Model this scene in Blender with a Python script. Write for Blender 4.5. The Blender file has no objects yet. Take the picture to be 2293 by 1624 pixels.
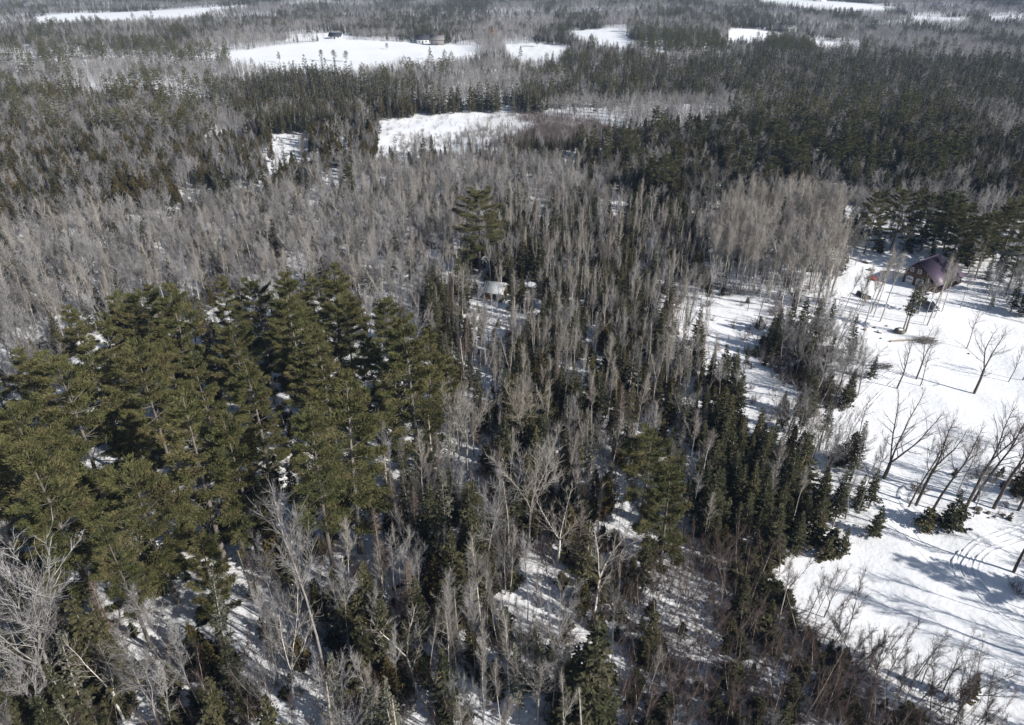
import bpy, math, random
import numpy as np
from mathutils import Vector

# ---------------------------------------------------------------- camera, sky, sun, exposure
SC = bpy.context.scene
COL = SC.collection
CAM_H, PITCH, F = 60.0, math.radians(29.5), 1591.0      # metres, tilt below level, focal length in 2293-wide pixels
cam = bpy.data.cameras.new('camera'); camo = bpy.data.objects.new('camera', cam); COL.objects.link(camo)
camo.location = (0, 0, CAM_H); camo.rotation_euler = (math.pi/2 - PITCH, 0, 0)
cam.sensor_width = 36; cam.lens = F/2293*36; cam.clip_start = 0.5; cam.clip_end = 12000
SC.camera = camo
SUN_EL, SUN_AZ = math.radians(31), math.radians(120)     # azimuth clockwise from +Y: from the right, a little behind
sunv = Vector((math.cos(SUN_EL)*math.sin(SUN_AZ), math.cos(SUN_EL)*math.cos(SUN_AZ), math.sin(SUN_EL)))
W = bpy.data.worlds.new('World'); SC.world = W; W.use_nodes = True
wn = W.node_tree.nodes; sky = wn.new('ShaderNodeTexSky'); sky.sky_type = 'NISHITA'; sky.sun_disc = False
sky.sun_elevation = SUN_EL; sky.sun_rotation = SUN_AZ
W.node_tree.links.new(sky.outputs[0], wn['Background'].inputs[0]); wn['Background'].inputs[1].default_value = 0.07
sl = bpy.data.lights.new('sun', 'SUN'); sl.energy = 5.0; sl.angle = math.radians(0.53); sl.color = (1.0, 0.96, 0.91)
so = bpy.data.objects.new('sun', sl); COL.objects.link(so); so.rotation_euler = sunv.to_track_quat('Z', 'Y').to_euler()
VS = SC.view_settings; VS.view_transform = 'Standard'; VS.look = 'None'; VS.exposure = 0.27; VS.gamma = 1; VS.use_curve_mapping = False
CY = SC.cycles
CY.max_bounces = 5; CY.diffuse_bounces = 2; CY.glossy_bounces = 2; CY.transmission_bounces = 2; CY.volume_bounces = 0; CY.transparent_max_bounces = 4
CY.use_denoising = True; CY.denoiser = 'OPENIMAGEDENOISE'; CY.denoising_input_passes = 'RGB_ALBEDO_NORMAL'; CY.denoising_prefilter = 'ACCURATE'

# ---------------------------------------------------------------- helpers
CXP, CYP = 1146.5, 812.0
def at(x, y, z=0.0):
    """ground (or height z) point under a pixel of the 2293-wide survey picture"""
    u = (x-CXP)/F; v = -(y-CYP)/F
    d = (u, math.cos(PITCH)+v*math.sin(PITCH), -math.sin(PITCH)+v*math.cos(PITCH))
    t = (z-CAM_H)/min(d[2], -0.012)
    return np.array([d[0]*t, d[1]*t])
def proj(X, Y, Z):
    dz = Z-CAM_H; z = Y*math.cos(PITCH)-dz*math.sin(PITCH)
    v = (Y*math.sin(PITCH)+dz*math.cos(PITCH))/z
    return CXP+F*X/z, CYP-F*v, z
RNG = np.random.default_rng(7)
_ph = np.random.default_rng(3).uniform(0, 6.28, (40, 2)); _dr = np.random.default_rng(4).uniform(0, 6.28, 40)
def wob(x, y, wl, k=0, n=5):
    s = 0
    for i in range(n):
        a = _dr[(k*5+i) % 40]; f = 6.283/wl*(0.6+0.22*i)
        s = s+np.sin((x*math.cos(a)+y*math.sin(a))*f+_ph[(k*5+i) % 40, 0])
    return s/n**.5*1.1
def ground_z(x, y):
    x = np.asarray(x, float); y = np.asarray(y, float)
    d = np.hypot(x, y); far = np.clip((d-320)/600, 0, 1)
    return 0.08*wob(x, y, 9, 0)+0.20*wob(x, y, 38, 1)+far*3.2*wob(x, y, 420, 2)

def raw_mesh(name, v, t, mats, mi=None, smooth=False):
    me = bpy.data.meshes.new(name)
    v = np.ascontiguousarray(v, np.float32); t = np.ascontiguousarray(t, np.int32)
    me.vertices.add(len(v)); me.vertices.foreach_set('co', v.ravel())
    me.loops.add(t.size); me.loops.foreach_set('vertex_index', t.ravel())
    me.polygons.add(len(t)); me.polygons.foreach_set('loop_start', np.arange(0, t.size, t.shape[1], dtype=np.int32))
    for m in mats: me.materials.append(m)
    if mi is not None: me.polygons.foreach_set('material_index', np.ascontiguousarray(mi, np.int32))
    if smooth: me.polygons.foreach_set('use_smooth', np.ones(len(t), bool))
    me.update(calc_edges=True)
    return me
def link(name, data, parent=None, loc=None, rot=None):
    o = bpy.data.objects.new(name, data); COL.objects.link(o)
    if parent is not None: o.parent = parent
    if loc is not None: o.location = loc
    if rot is not None: o.rotation_euler = rot
    return o
def tag(o, label, cat=None, group=None, kind=None):
    o['label'] = label
    if cat: o['category'] = cat
    if group: o['group'] = group
    if kind: o['kind'] = kind
    return o

class Geo:
    """triangles collected from tubes, spikes, needle blades and boxes"""
    def __init__(s): s.v = []; s.t = []; s.n = 0
    def add(s, v, t):
        v = np.asarray(v, float).reshape(-1, 3); s.v.append(v); s.t.append(np.asarray(t, int).reshape(-1, 3)+s.n); s.n += len(v)
    def data(s):
        if not s.v: return np.zeros((0, 3)), np.zeros((0, 3), int)
        return np.concatenate(s.v), np.concatenate(s.t)
    def frame(s, d):
        d = d/np.maximum(np.linalg.norm(d, axis=1, keepdims=True), 1e-9)
        ref = np.where(np.abs(d[:, 2:3]) > 0.9, np.array([[1., 0, 0]]), np.array([[0, 0, 1.]]))
        a = np.cross(d, ref); a /= np.linalg.norm(a, axis=1, keepdims=True)
        return d, a, np.cross(d, a)
    def tubes(s, p0, p1, r0, r1, n=4):
        p0 = np.asarray(p0, float).reshape(-1, 3); p1 = np.asarray(p1, float).reshape(-1, 3)
        r0 = np.asarray(r0, float).reshape(-1, 1, 1); r1 = np.asarray(r1, float).reshape(-1, 1, 1)
        _, a, b = s.frame(p1-p0); an = np.arange(n)*2*math.pi/n
        ring = a[:, None]*np.cos(an)[None, :, None]+b[:, None]*np.sin(an)[None, :, None]
        v = np.concatenate([p0[:, None]+ring*r0, p1[:, None]+ring*r1], 1)
        i = np.arange(n); j = (i+1) % n
        t = np.concatenate([np.stack([i, j, n+j], 1), np.stack([i, n+j, n+i], 1)])
        s.add(v, (t[None]+(np.arange(len(p0))*2*n)[:, None, None]))
    def spikes(s, p0, p1, r0):
        p0 = np.asarray(p0, float).reshape(-1, 3); p1 = np.asarray(p1, float).reshape(-1, 3)
        _, a, b = s.frame(p1-p0); an = np.arange(3)*2*math.pi/3
        ring = a[:, None]*np.cos(an)[None, :, None]+b[:, None]*np.sin(an)[None, :, None]
        v = np.concatenate([p0[:, None]+ring*np.asarray(r0, float).reshape(-1, 1, 1), p1[:, None]], 1)
        t = np.array([[0, 1, 3], [1, 2, 3], [2, 0, 3]])
        s.add(v, t[None]+(np.arange(len(p0))*4)[:, None, None])
    def blades(s, p, d, side, ln, wd):
        """kite-like needle sprays: two triangles from p along d"""
        ln = np.asarray(ln).reshape(-1, 1); wd = np.asarray(wd).reshape(-1, 1)
        m = p+d*ln*.45
        v = np.stack([p, m+side*wd*.5, p+d*ln, m-side*wd*.5], 1)
        t = np.array([[0, 1, 3], [1, 2, 3]])
        s.add(v, t[None]+(np.arange(len(p))*4)[:, None, None])
    def box(s, lo, hi):
        x0, y0, z0 = lo; x1, y1, z1 = hi
        s.hexa([(x0, y0, z0), (x1, y0, z0), (x1, y1, z0), (x0, y1, z0), (x0, y0, z1), (x1, y0, z1), (x1, y1, z1), (x0, y1, z1)])
    def hexa(s, c):
        q = [(3, 2, 1, 0), (4, 5, 6, 7), (0, 1, 5, 4), (1, 2, 6, 5), (2, 3, 7, 6), (3, 0, 4, 7)]
        s.add(c, [k for a in q for k in ((a[0], a[1], a[2]), (a[0], a[2], a[3]))])
    def prism(s, prof, axis_len, plane='xz', off=0.0):
        """extrude a profile polygon; plane xz is extruded along y"""
        n = len(prof)
        P = [((a, off, b) if plane == 'xz' else (off, a, b)) for a, b in prof]
        Q = [((a, off+axis_len, b) if plane == 'xz' else (off+axis_len, a, b)) for a, b in prof]
        t = [(0, i, i+1) for i in range(1, n-1)]+[(n, n+i+1, n+i) for i in range(1, n-1)]
        for i in range(n): j = (i+1) % n; t += [(i, n+j, j), (i, n+i, n+j)]
        s.add(P+Q, t)
    def blob(s, c, r, seed, nu=9, nv=6, rough=.25):
        rg = np.random.default_rng(seed); k = rg.uniform(-1, 1, (4, 3))*2.2; ph = rg.uniform(0, 6, 4)
        vs = []
        for i in range(nv+1):
            th = math.pi*i/nv
            for j in range(nu):
                f = 2*math.pi*j/nu; d = np.array([math.sin(th)*math.cos(f), math.sin(th)*math.sin(f), math.cos(th)])
                vs.append(np.asarray(c)+d*np.asarray(r)*(1+rough*np.mean(np.sin(k@d+ph))*1.6))
        t = []
        for i in range(nv):
            for j in range(nu):
                a = i*nu+j; b = i*nu+(j+1) % nu; t += [(a, a+nu, b), (b, a+nu, b+nu)]
        s.add(vs, t)
    def obj(s, name, mat, parent=None, loc=None, rot=None, smooth=False):
        v, t = s.data(); return link(name, raw_mesh(name, v, t, [mat], None, smooth), parent, loc, rot)

# ---------------------------------------------------------------- materials
def new_mat(name):
    m = bpy.data.materials.new(name); m.use_nodes = True
    return m, m.node_tree.nodes, m.node_tree.links, m.node_tree.nodes['Principled BSDF']
def veg(name, a, b, c=None, scale=.6, rough=.85, spread=.3, bump=0):
    """colour from a to b at random per tree, broken up by two noises, c is a second tint in patches"""
    m, n, l, p = new_mat(name)
    oi = n.new('ShaderNodeObjectInfo'); tc = n.new('ShaderNodeTexCoord')
    mx = n.new('ShaderNodeMix'); mx.data_type = 'RGBA'; mx.inputs[6].default_value = (*a, 1); mx.inputs[7].default_value = (*b, 1)
    l.new(oi.outputs['Random'], mx.inputs[0])
    out = mx.outputs[2]
    ns = n.new('ShaderNodeTexNoise'); ns.inputs['Scale'].default_value = scale; ns.inputs['Detail'].default_value = 3
    l.new(tc.outputs['Object'], ns.inputs['Vector'])
    if c:
        mr = n.new('ShaderNodeMapRange'); mr.inputs[1].default_value = .48; mr.inputs[2].default_value = .66
        l.new(ns.outputs[0], mr.inputs[0])
        m2 = n.new('ShaderNodeMix'); m2.data_type = 'RGBA'; m2.inputs[7].default_value = (*c, 1)
        l.new(mr.outputs[0], m2.inputs[0]); l.new(out, m2.inputs[6]); out = m2.outputs[2]
    n2 = n.new('ShaderNodeTexNoise'); n2.inputs['Scale'].default_value = scale*5; n2.inputs['Detail'].default_value = 2
    l.new(tc.outputs['Object'], n2.inputs['Vector'])
    m3 = n.new('ShaderNodeMapRange'); m3.inputs[1].default_value = .3; m3.inputs[2].default_value = .7
    m3.inputs[3].default_value = 1-spread; m3.inputs[4].default_value = 1+spread; l.new(n2.outputs[0], m3.inputs[0])
    hs = n.new('ShaderNodeHueSaturation'); l.new(out, hs.inputs['Color']); l.new(m3.outputs[0], hs.inputs['Value'])
    l.new(hs.outputs[0], p.inputs['Base Color']); p.inputs['Roughness'].default_value = rough; p.inputs['Specular IOR Level'].default_value = .15
    return m
def flat(name, col, rough=.7, var=.15, scale=3, metal=0, stretch=(1, 1, 1)):
    m, n, l, p = new_mat(name)
    tc = n.new('ShaderNodeTexCoord'); mp = n.new('ShaderNodeMapping'); mp.inputs['Scale'].default_value = stretch
    ns = n.new('ShaderNodeTexNoise'); ns.inputs['Scale'].default_value = scale; ns.inputs['Detail'].default_value = 4
    l.new(tc.outputs['Object'], mp.inputs[0]); l.new(mp.outputs[0], ns.inputs['Vector'])
    mr = n.new('ShaderNodeMapRange'); mr.inputs[1].default_value = .3; mr.inputs[2].default_value = .7; mr.inputs[3].default_value = 1-var; mr.inputs[4].default_value = 1+var
    hs = n.new('ShaderNodeHueSaturation'); hs.inputs['Color'].default_value = (*col, 1)
    l.new(ns.outputs[0], mr.inputs[0]); l.new(mr.outputs[0], hs.inputs['Value']); l.new(hs.outputs[0], p.inputs['Base Color'])
    p.inputs['Roughness'].default_value = rough; p.inputs['Metallic'].default_value = metal
    return m
M = {}
M['pine'] = veg('pine_needles', (.066, .074, .028), (.115, .112, .044), (.138, .118, .056), .35)
M['pinebark'] = veg('pine_bark', (.13, .115, .10), (.20, .18, .16), None, 1.5)
M['spruce'] = veg('spruce_needles', (.030, .035, .018), (.082, .076, .036), (.105, .096, .058), .7)
M['sprucebark'] = veg('spruce_bark', (.20, .18, .15), (.30, .28, .24), None, 1.5)
M['cedar'] = veg('cedar_sprays', (.055, .055, .022), (.115, .084, .032), (.120, .096, .038), .7)
M['hardbark'] = veg('hardwood_bark', (.10, .092, .086), (.29, .275, .26), (.32, .305, .285), 1.2)
M['hardtwig'] = veg('hardwood_twigs', (.14, .133, .129), (.42, .405, .395), None, 1.0)
M['birchbark'] = veg('pale_birch_bark', (.46, .43, .39), (.62, .59, .54), (.33, .30, .26), 2.2)
M['birchtwig'] = veg('birch_twigs', (.27, .247, .22), (.41, .378, .335), None, 1.0)
M['saptwig'] = veg('sapling_twigs', (.065, .048, .042), (.12, .09, .08), None, 1.0)
M['sapbark'] = veg('sapling_bark', (.16, .125, .105), (.58, .52, .45), None, 2.0)
M['larchtwig'] = veg('larch_twigs', (.16, .122, .105), (.23, .18, .155), None, 1.0)
M['snag'] = veg('weathered_dead_wood', (.36, .32, .27), (.46, .40, .33), None, 1.0)
M['lichen'] = veg('lichen_branches', (.10, .102, .075), (.19, .185, .145), None, 1.0)
M['brush'] = veg('brush_twigs', (.12, .098, .09), (.19, .16, .15), None, 1.0)
M['cutbrush'] = veg('cut_brush', (.15, .142, .138), (.20, .19, .182), None, 1.0)
M['rock'] = veg('granite_boulder', (.07, .06, .055), (.13, .115, .10), (.20, .19, .18), 1.2, bump=1)

def snow_mat():
    m, n, l, p = new_mat('snow')
    tc = n.new('ShaderNodeTexCoord')
    a = n.new('ShaderNodeTexNoise'); a.inputs['Scale'].default_value = .25; a.inputs['Detail'].default_value = 6
    l.new(tc.outputs['Object'], a.inputs['Vector'])
    r = n.new('ShaderNodeMix'); r.data_type = 'RGBA'; r.inputs[6].default_value = (.86, .88, .91, 1); r.inputs[7].default_value = (.93, .935, .94, 1)
    l.new(a.outputs[0], r.inputs[0]); l.new(r.outputs[2], p.inputs['Base Color'])
    b = n.new('ShaderNodeTexNoise'); b.inputs['Scale'].default_value = 1.6; b.inputs['Detail'].default_value = 5
    l.new(tc.outputs['Object'], b.inputs['Vector'])
    bp = n.new('ShaderNodeBump'); bp.inputs['Strength'].default_value = .55; bp.inputs['Distance'].default_value = .16
    l.new(b.outputs[0], bp.inputs['Height']); l.new(bp.outputs[0], p.inputs['Normal'])
    at_ = n.new('ShaderNodeAttribute'); at_.attribute_name = 'brown_specks'
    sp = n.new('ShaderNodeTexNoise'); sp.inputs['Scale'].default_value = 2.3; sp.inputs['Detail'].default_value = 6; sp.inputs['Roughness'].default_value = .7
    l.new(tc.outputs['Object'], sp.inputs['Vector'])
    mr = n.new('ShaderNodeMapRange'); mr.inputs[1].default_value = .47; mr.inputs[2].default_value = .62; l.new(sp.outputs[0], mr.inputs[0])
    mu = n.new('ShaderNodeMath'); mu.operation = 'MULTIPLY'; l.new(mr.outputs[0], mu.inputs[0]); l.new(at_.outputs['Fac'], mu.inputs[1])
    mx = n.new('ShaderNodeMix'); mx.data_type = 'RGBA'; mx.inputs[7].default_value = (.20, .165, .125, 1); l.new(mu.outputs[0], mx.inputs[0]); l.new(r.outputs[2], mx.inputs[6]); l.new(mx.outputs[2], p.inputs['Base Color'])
    p.inputs['Roughness'].default_value = .75; p.inputs['Specular IOR Level'].default_value = .25
    return m
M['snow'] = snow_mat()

# ---------------------------------------------------------------- ground: one snow sheet to the horizon
def lines(segs):
    out = []
    for a, b, n in segs: out += list(np.linspace(a, b, n, endpoint=False))
    return np.array(out+[segs[-1][1]])
gx = lines([(-6000, -1500, 12), (-1500, -300, 40), (-300, -70, 60), (-70, 115, 290), (115, 320, 60), (320, 1500, 40), (1500, 6000, 12)])
gy = lines([(-1500, 20, 12), (20, 175, 260), (175, 420, 110), (420, 1500, 90), (1500, 8000, 20)])
X, Y = np.meshgrid(gx, gy); nx, ny = len(gx), len(gy)
i = np.arange((ny-1)*nx).reshape(ny-1, nx)[:, :-1].ravel()
quads = np.stack([i, i+1, i+nx+1, i+nx], 1)
fine = np.clip(1-np.hypot(X-20, Y-90)/260, 0, 1)
Z = ground_z(X, Y)+fine*.03*wob(X, Y, 2.6, 4)
GRID_XY = (X.copy(), Y.copy())
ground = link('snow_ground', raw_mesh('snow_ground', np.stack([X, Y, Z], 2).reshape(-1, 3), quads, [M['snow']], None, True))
tag(ground, 'snow covered ground under the forest, the clearing and the far fields', kind='structure')

# tracks pressed into the clearing, each a low pair of berms with a shallow rut between
def smooth_path(pts, step=.5):
    pts = np.array(pts, float); t = np.arange(len(pts)); out = []
    for k in range(len(pts)-1):
        p0, p1, p2, p3 = pts[max(k-1, 0)], pts[k], pts[k+1], pts[min(k+2, len(pts)-1)]
        n = max(2, int(np.linalg.norm(p2-p1)/step))
        for u in np.linspace(0, 1, n, endpoint=False):
            out.append(.5*((2*p1)+(p2-p0)*u+(2*p0-5*p1+4*p2-p3)*u*u+(3*p1-p0-3*p2+p3)*u**3))
    return np.array(out+[pts[-1]])
def rut(name, pts, half=.3, berm=.09, off=0.0, label=''):
    c = smooth_path(pts); d = np.gradient(c, axis=0); d /= np.linalg.norm(d, axis=1, keepdims=True)
    nrm = np.stack([-d[:, 1], d[:, 0]], 1); c = c+nrm*off
    prof = [(-2.1, -.05), (-1.25, berm), (-.75, .008), (.75, .008), (1.25, berm*.8), (2.1, -.05)]
    rg = np.random.default_rng(len(pts)+int(abs(off)*10))
    v = []
    for o, z in prof:
        q = c+nrm*o*half; jit = rg.uniform(.5, 1.3, len(q)) if z > .02 else 1
        v.append(np.column_stack([q, ground_z(q[:, 0], q[:, 1])+.012+z*jit]))
    v = np.stack(v, 1); L, K = v.shape[:2]
    a = (np.arange(L-1)[:, None]*K+np.arange(K-1)[None]).ravel()
    o = link(name, raw_mesh(name, v.reshape(-1, 3), np.stack([a, a+1, a+K+1, a+K], 1), [M['snow']], None, True))
    return tag(o, label, kind='structure')
def c5(x, y): return at((2000+x/2.24)/1.3083, (1400+y/2.24)/1.3083)
def c4(x, y): return at((2000+x/2.293)/1.3083, (700+y/2.293)/1.3083)
turn = [c5(*p) for p in [(2420, 300), (2240, 362), (1990, 445), (1885, 545), (1895, 640), (1990, 750), (2100, 860), (2240, 975), (2400, 1090)]]
for k, of in enumerate((-.75, .75)):
    rut('vehicle_track', turn, .24, .11, of, 'curved wheel rut swinging through the snow at the clearing edge')
hook = [c5(*p) for p in [(1860, 495), (1815, 555), (1822, 610), (1850, 660)]]
for of in (-.4, .5): rut('vehicle_track', hook, .2, .12, of, 'short curved wheel rut beside the turning track')
longt = [c5(*p) for p in [(1250, 90), (1400, 250), (1560, 430), (1750, 620), (1900, 740), (2100, 900), (2300, 1060)]]
for of in (-.8, .8): rut('vehicle_track', longt, .16, .06, of, 'faint straight track running down the clearing')
bend = [c5(*p) for p in [(1560, 52), (1485, 80), (1458, 120), (1470, 175), (1540, 235), (1640, 330)]]
rut('vehicle_track', bend, .5, .30, 0, 'ploughed edge curving round the clump of trees')
for k, of in enumerate((-2.3, -.5, 1.6)):
    p = [c4(*q) for q in [(1440, 880), (1330, 960), (1200, 1080), (1090, 1230), (1060, 1330)]]
    rut('vehicle_track', p, .2, .05+.015*(k % 3), of*.9+.25*math.sin(k*3.1), 'one of the wheel ruts fanning past the bare trees')

# ---------------------------------------------------------------- trees: forms are built once, placed many times
def norm(a): return a/np.maximum(np.linalg.norm(a, axis=-1, keepdims=True), 1e-9)
def walk(rg, p, d, L, n, wander, up):
    pts = [np.array(p, float)]; d = np.array(d, float)/np.linalg.norm(d)
    for _ in range(n):
        d = d+rg.normal(0, wander, 3)+np.array([0, 0, up]); d /= np.linalg.norm(d)
        pts.append(pts[-1]+d*L/n)
    return np.array(pts)
def swing(rg, d, ang):
    """a direction leaning off d by ang"""
    d = d/np.linalg.norm(d); r = rg.normal(size=3); r -= d*(r@d); r /= np.linalg.norm(r)
    return d*math.cos(ang)+r*math.sin(ang)
def twigs_on(rg, A, B, num, ang, ln, up, flat_=1.0):
    """num twigs sprouting from segments A-B, longer segments carry more"""
    w = np.linalg.norm(B-A, axis=1); k = rg.choice(len(A), num, p=w/w.sum()); t = rg.random((num, 1))
    p = A[k]+(B[k]-A[k])*t; d = norm(B[k]-A[k]); r = rg.normal(size=(num, 3)); r -= d*np.sum(r*d, 1, keepdims=True); r = norm(r)
    an = rg.uniform(ang[0], ang[1], (num, 1)); q = d*np.cos(an)+r*np.sin(an)*np.array([1, 1, flat_])
    q[:, 2] += up; q = norm(q)
    return p, q, rg.uniform(ln[0], ln[1], (num, 1))
def wood(seed, h, rt, leaders=1, fork=.4, spread=.5, clear=.4, nbr=14, brlen=.34, brang=(.6, 1.0), brup=.12, tw=500, twl=(.5, 1.2), fine=1500, finel=(.25, .6), tr=(.014, .007), lean=0, sides=6, twup=.12, crook=.05, butt=1, thick=1.0):
    rg = np.random.default_rng(seed); trunk = Geo(); crown = Geo(); LS = []
    base = np.zeros(3)-np.array([0, 0, .35]); top_r = rt*.16
    if leaders == 1:
        L0 = walk(rg, base, (lean, 0, 1), h*.97, 10, crook, .10)
        rr = rt*np.linspace(1, .13, 11)**.9; LS.append((L0, rr, clear))
    else:
        S = walk(rg, base, (lean, 0, 1), h*fork, 5, crook, .12); rr = rt*np.linspace(1, .78, 6); LS.append((S, rr, .62))
        d0 = S[-1]-S[-2]; a0 = rg.uniform(0, 6.28)
        for k in range(leaders):
            a = a0+k*6.283/leaders+rg.normal(0, .35); s = spread*rg.uniform(.45, 1.2)
            d = norm(d0)+np.array([math.cos(a), math.sin(a), 0])*s
            Lk = (h*(1-fork))*rg.uniform(.82, 1.08)
            P = walk(rg, S[-1], d, Lk, 7, .085, .10); LS.append((P, rt*.72/leaders**.4*np.linspace(1, .16, 8)**.9, .12))
    BA, BB, BR = [], [], []
    for P, rr, cl in LS:
        trunk.tubes(P[:-1], P[1:], rr[:-1]*butt, rr[1:]*butt, sides)
        L = np.sum(np.linalg.norm(np.diff(P, axis=0), axis=1)); n = len(P)-1
        m = nbr if leaders == 1 else (3 if cl > .5 else nbr)
        for b in range(m):
            t = cl+(1-cl)*((b+rg.random())/m); f = min(t*n, n-1e-3); k = int(f); p = P[k]+(P[k+1]-P[k])*(f-k)
            d = swing(rg, P[k+1]-P[k], rg.uniform(*brang))
            tt = (t-cl)/(1-cl)
            ln = L*brlen*(1.12-tt*.85)*rg.uniform(.55, 1.2)*(1 if leaders == 1 else 1.25)
            if ln < .25: continue
            Q = walk(rg, p, d, ln, 4, .13, brup); r = min(rr[k]*.6, (.020*ln+.012)*thick)*np.linspace(1, .25, 5)
            crown.tubes(Q[:-1], Q[1:], r[:-1], r[1:], 3); BA += list(Q[:-1]); BB += list(Q[1:]); BR += list(r[:-1])
        kk = max(1, int(len(P)*.55)); BA += list(P[kk:-1]); BB += list(P[kk+1:]); BR += list(rr[kk:-1])
    BA, BB = np.array(BA), np.array(BB)
    p, d, ln = twigs_on(rg, BA, BB, tw, (.35, .85), twl, twup)
    mid = p+d*ln*.55; d2 = norm(d+rg.normal(0, .22, d.shape)+np.array([0, 0, .18])); e = mid+d2*ln*.45
    crown.tubes(p, mid, np.full(tw, tr[0]), np.full(tw, tr[0]*.7), 3); crown.spikes(mid, e, np.full(tw, tr[0]*.7))
    if fine:
        A = np.concatenate([p, mid, BA]); B = np.concatenate([mid, e, BB]); q, g, l2 = twigs_on(rg, A, B, fine, (.25, .75), finel, twup)
        crown.spikes(q, q+g*l2, np.full(fine, tr[1]))
    return trunk, crown
def conifer(seed, h, rt, cb, rmax, kind='pine', dz=.9, nb=5, full=1.0, low=False, bare=False, crook=.012, dome=False):
    rg = np.random.default_rng(seed); trunk = Geo(); crown = Geo()
    P = walk(rg, (0, 0, -.35), (rg.normal(0, .02), rg.normal(0, .02), 1), h, 10, crook, .06)
    rr = rt*np.linspace(1, .06, 11); trunk.tubes(P[:-1], P[1:], rr[:-1], rr[1:], 4 if low else 7)
    def on(z):
        f = np.clip((z+.35)/h*10, 0, 9.999); k = int(f); return P[k]+(P[k+1]-P[k])*(f-k)
    z = cb*h; bp, bd, bl, br = [], [], [], []; ang = rg.uniform(0, 6)
    lop = rg.uniform(.15, .45); lop_a = rg.uniform(0, 6.28)
    while z < h*.985:
        t = (z-cb*h)/(h*(1-cb))
        for b in range(nb if t < .9 else 3):
            ang += 2.4+rg.normal(0, .3)
            if kind == 'pine':
                r = rmax*max(0, 1-t**(2.6 if dome else 1.35))**(.62 if dome else .85)*(.66+.34*min(1, t/.3))*rg.choice([.45, .75, 1, 1.15], p=[.14, .28, .40, .18])*(1-lop*max(0, math.cos(ang-lop_a))*(1-t))+.35
                if rg.random() < .10: continue
                el = -.12+.75*t**1.6+rg.normal(0, .08)
            elif kind == 'cedar':
                r = rmax*(1-t)**.72*(.6+.4*min(1, t/.15))*rg.uniform(.7, 1.15); el = .25+.5*t+rg.normal(0, .1)
            else:
                r = rmax*((1-t)**.92+.03)*rg.uniform(.4, 1.25); el = -.28+.75*t+rg.normal(0, .1)
                if rg.random() < .14: continue
            bp.append(on(z)); bd.append((math.cos(ang)*math.cos(el), math.sin(ang)*math.cos(el), math.sin(el))); bl.append(max(r, .15))
        z += dz*rg.uniform(.75, 1.25)*(1-.35*t)
    bp = np.array(bp); bd = np.array(bd); bl = np.array(bl); sag = {'pine': .14, 'cedar': .12, 'spruce': .16}[kind]
    def along(k, s): return bp[k]+bd[k]*(bl[k]*s)[:, None]+np.array([0, 0, 1.])*(sag*bl[k]*s*s)[:, None]
    K = np.arange(len(bp)); one = np.ones(len(bp))
    r0 = np.minimum((.009 if kind == 'pine' else .014)*bl+.012, rt*.45)
    mid = along(K, one*.5); end = along(K, one*.93)
    bw = trunk if kind == 'pine' else crown
    if not low or bare:
        bw.tubes(bp, mid, r0, r0*.65, 3); bw.spikes(mid, end, r0*.65)
    # dead lower limbs
    nd = int(h*(.9 if not low else .2)); zz = rg.uniform(.08*h, max(cb*h, .15*h)+.5, nd); a = rg.uniform(0, 6.28, nd); q = np.array([on(v) for v in zz]) if nd else np.zeros((0, 3))
    if nd: trunk.spikes(q, q+np.stack([np.cos(a), np.sin(a), rg.normal(-.1, .2, nd)], 1)*rg.uniform(.3, .35*rmax+.3, nd)[:, None], np.full(nd, .022))
    if bare:
        A = np.concatenate([bp, mid]); B = np.concatenate([mid, end]); num = int(2200*full)
        p, d, ln = twigs_on(rg, A, B, num, (.5, 1.2), (.2, .55), 0.0); crown.spikes(p, p+d*ln, np.full(num, .011))
        return trunk, crown
    side = norm(np.cross(bd, [0, 0, 1.]))
    if kind == 'pine':
        dens = (3.2 if low else 11)*full; cnt = np.maximum(2, (bl*dens*rg.uniform(.7, 1.3, len(bl))).astype(int)); k = np.repeat(K, cnt); n = len(k)
        s = rg.random(n)**.6; lo_s = np.clip(.34-.45*(bp[k][:, 2]/h-.45), .05, .34); s = lo_s+(1-lo_s)*s; lat = rg.uniform(-1, 1, n)*np.minimum(.42*bl[k]*(1.2-s), 1.1)
        c = along(k, s)+side[k]*lat[:, None]+np.array([0, 0, 1.])*(rg.uniform(-.02, .15, n))[:, None]
        m = 4 if low else 11; c = np.repeat(c, m, 0)+rg.normal(0, 1, (n*m, 3))*np.array([.15, .15, .06])
        kk = np.repeat(k, m); d = norm(bd[kk]*.75+side[kk]*(np.sign(np.repeat(lat, m))*.45)[:, None]+np.array([0, 0, .14])+rg.normal(0, .36, (n*m, 3)))
        sd = norm(np.cross(d, np.array([0, 0, 1.])+rg.normal(0, .55, d.shape)))
        ln = rg.uniform(.22, .44, n*m)*(1.9 if low else 1); wd = rg.uniform(.05, .10, n*m)*(3.8 if low else 1)
        crown.blades(c, d, sd, ln, wd)
    else:
        dens = {'spruce': 18, 'cedar': 18}[kind]*(.35 if low else 1)*full
        cnt = np.maximum(3, (bl*dens).astype(int)); k = np.repeat(K, cnt); n = len(k); s = rg.random(n)**.8*.88+.12
        sg = np.where(rg.random(n) < .5, -1., 1.); c = along(k, s)+rg.normal(0, .04, (n, 3))
        dn = -.22 if kind == 'spruce' else .25
        d = norm(bd[k]*.7+side[k]*(sg*.75)[:, None]+np.array([0, 0, dn])+rg.normal(0, .28, (n, 3)))
        sd = norm(np.cross(d, np.array([0, 0, 1.])+rg.normal(0, .6 if kind == 'spruce' else 1.2, (n, 3))))
        ln = np.clip((1.25-s)*.55*bl[k]**.6, .18, .8)*rg.uniform(.7, 1.2, n); wd = rg.uniform(.13, .26, n)*(1 if not low else 2.0)
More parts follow.
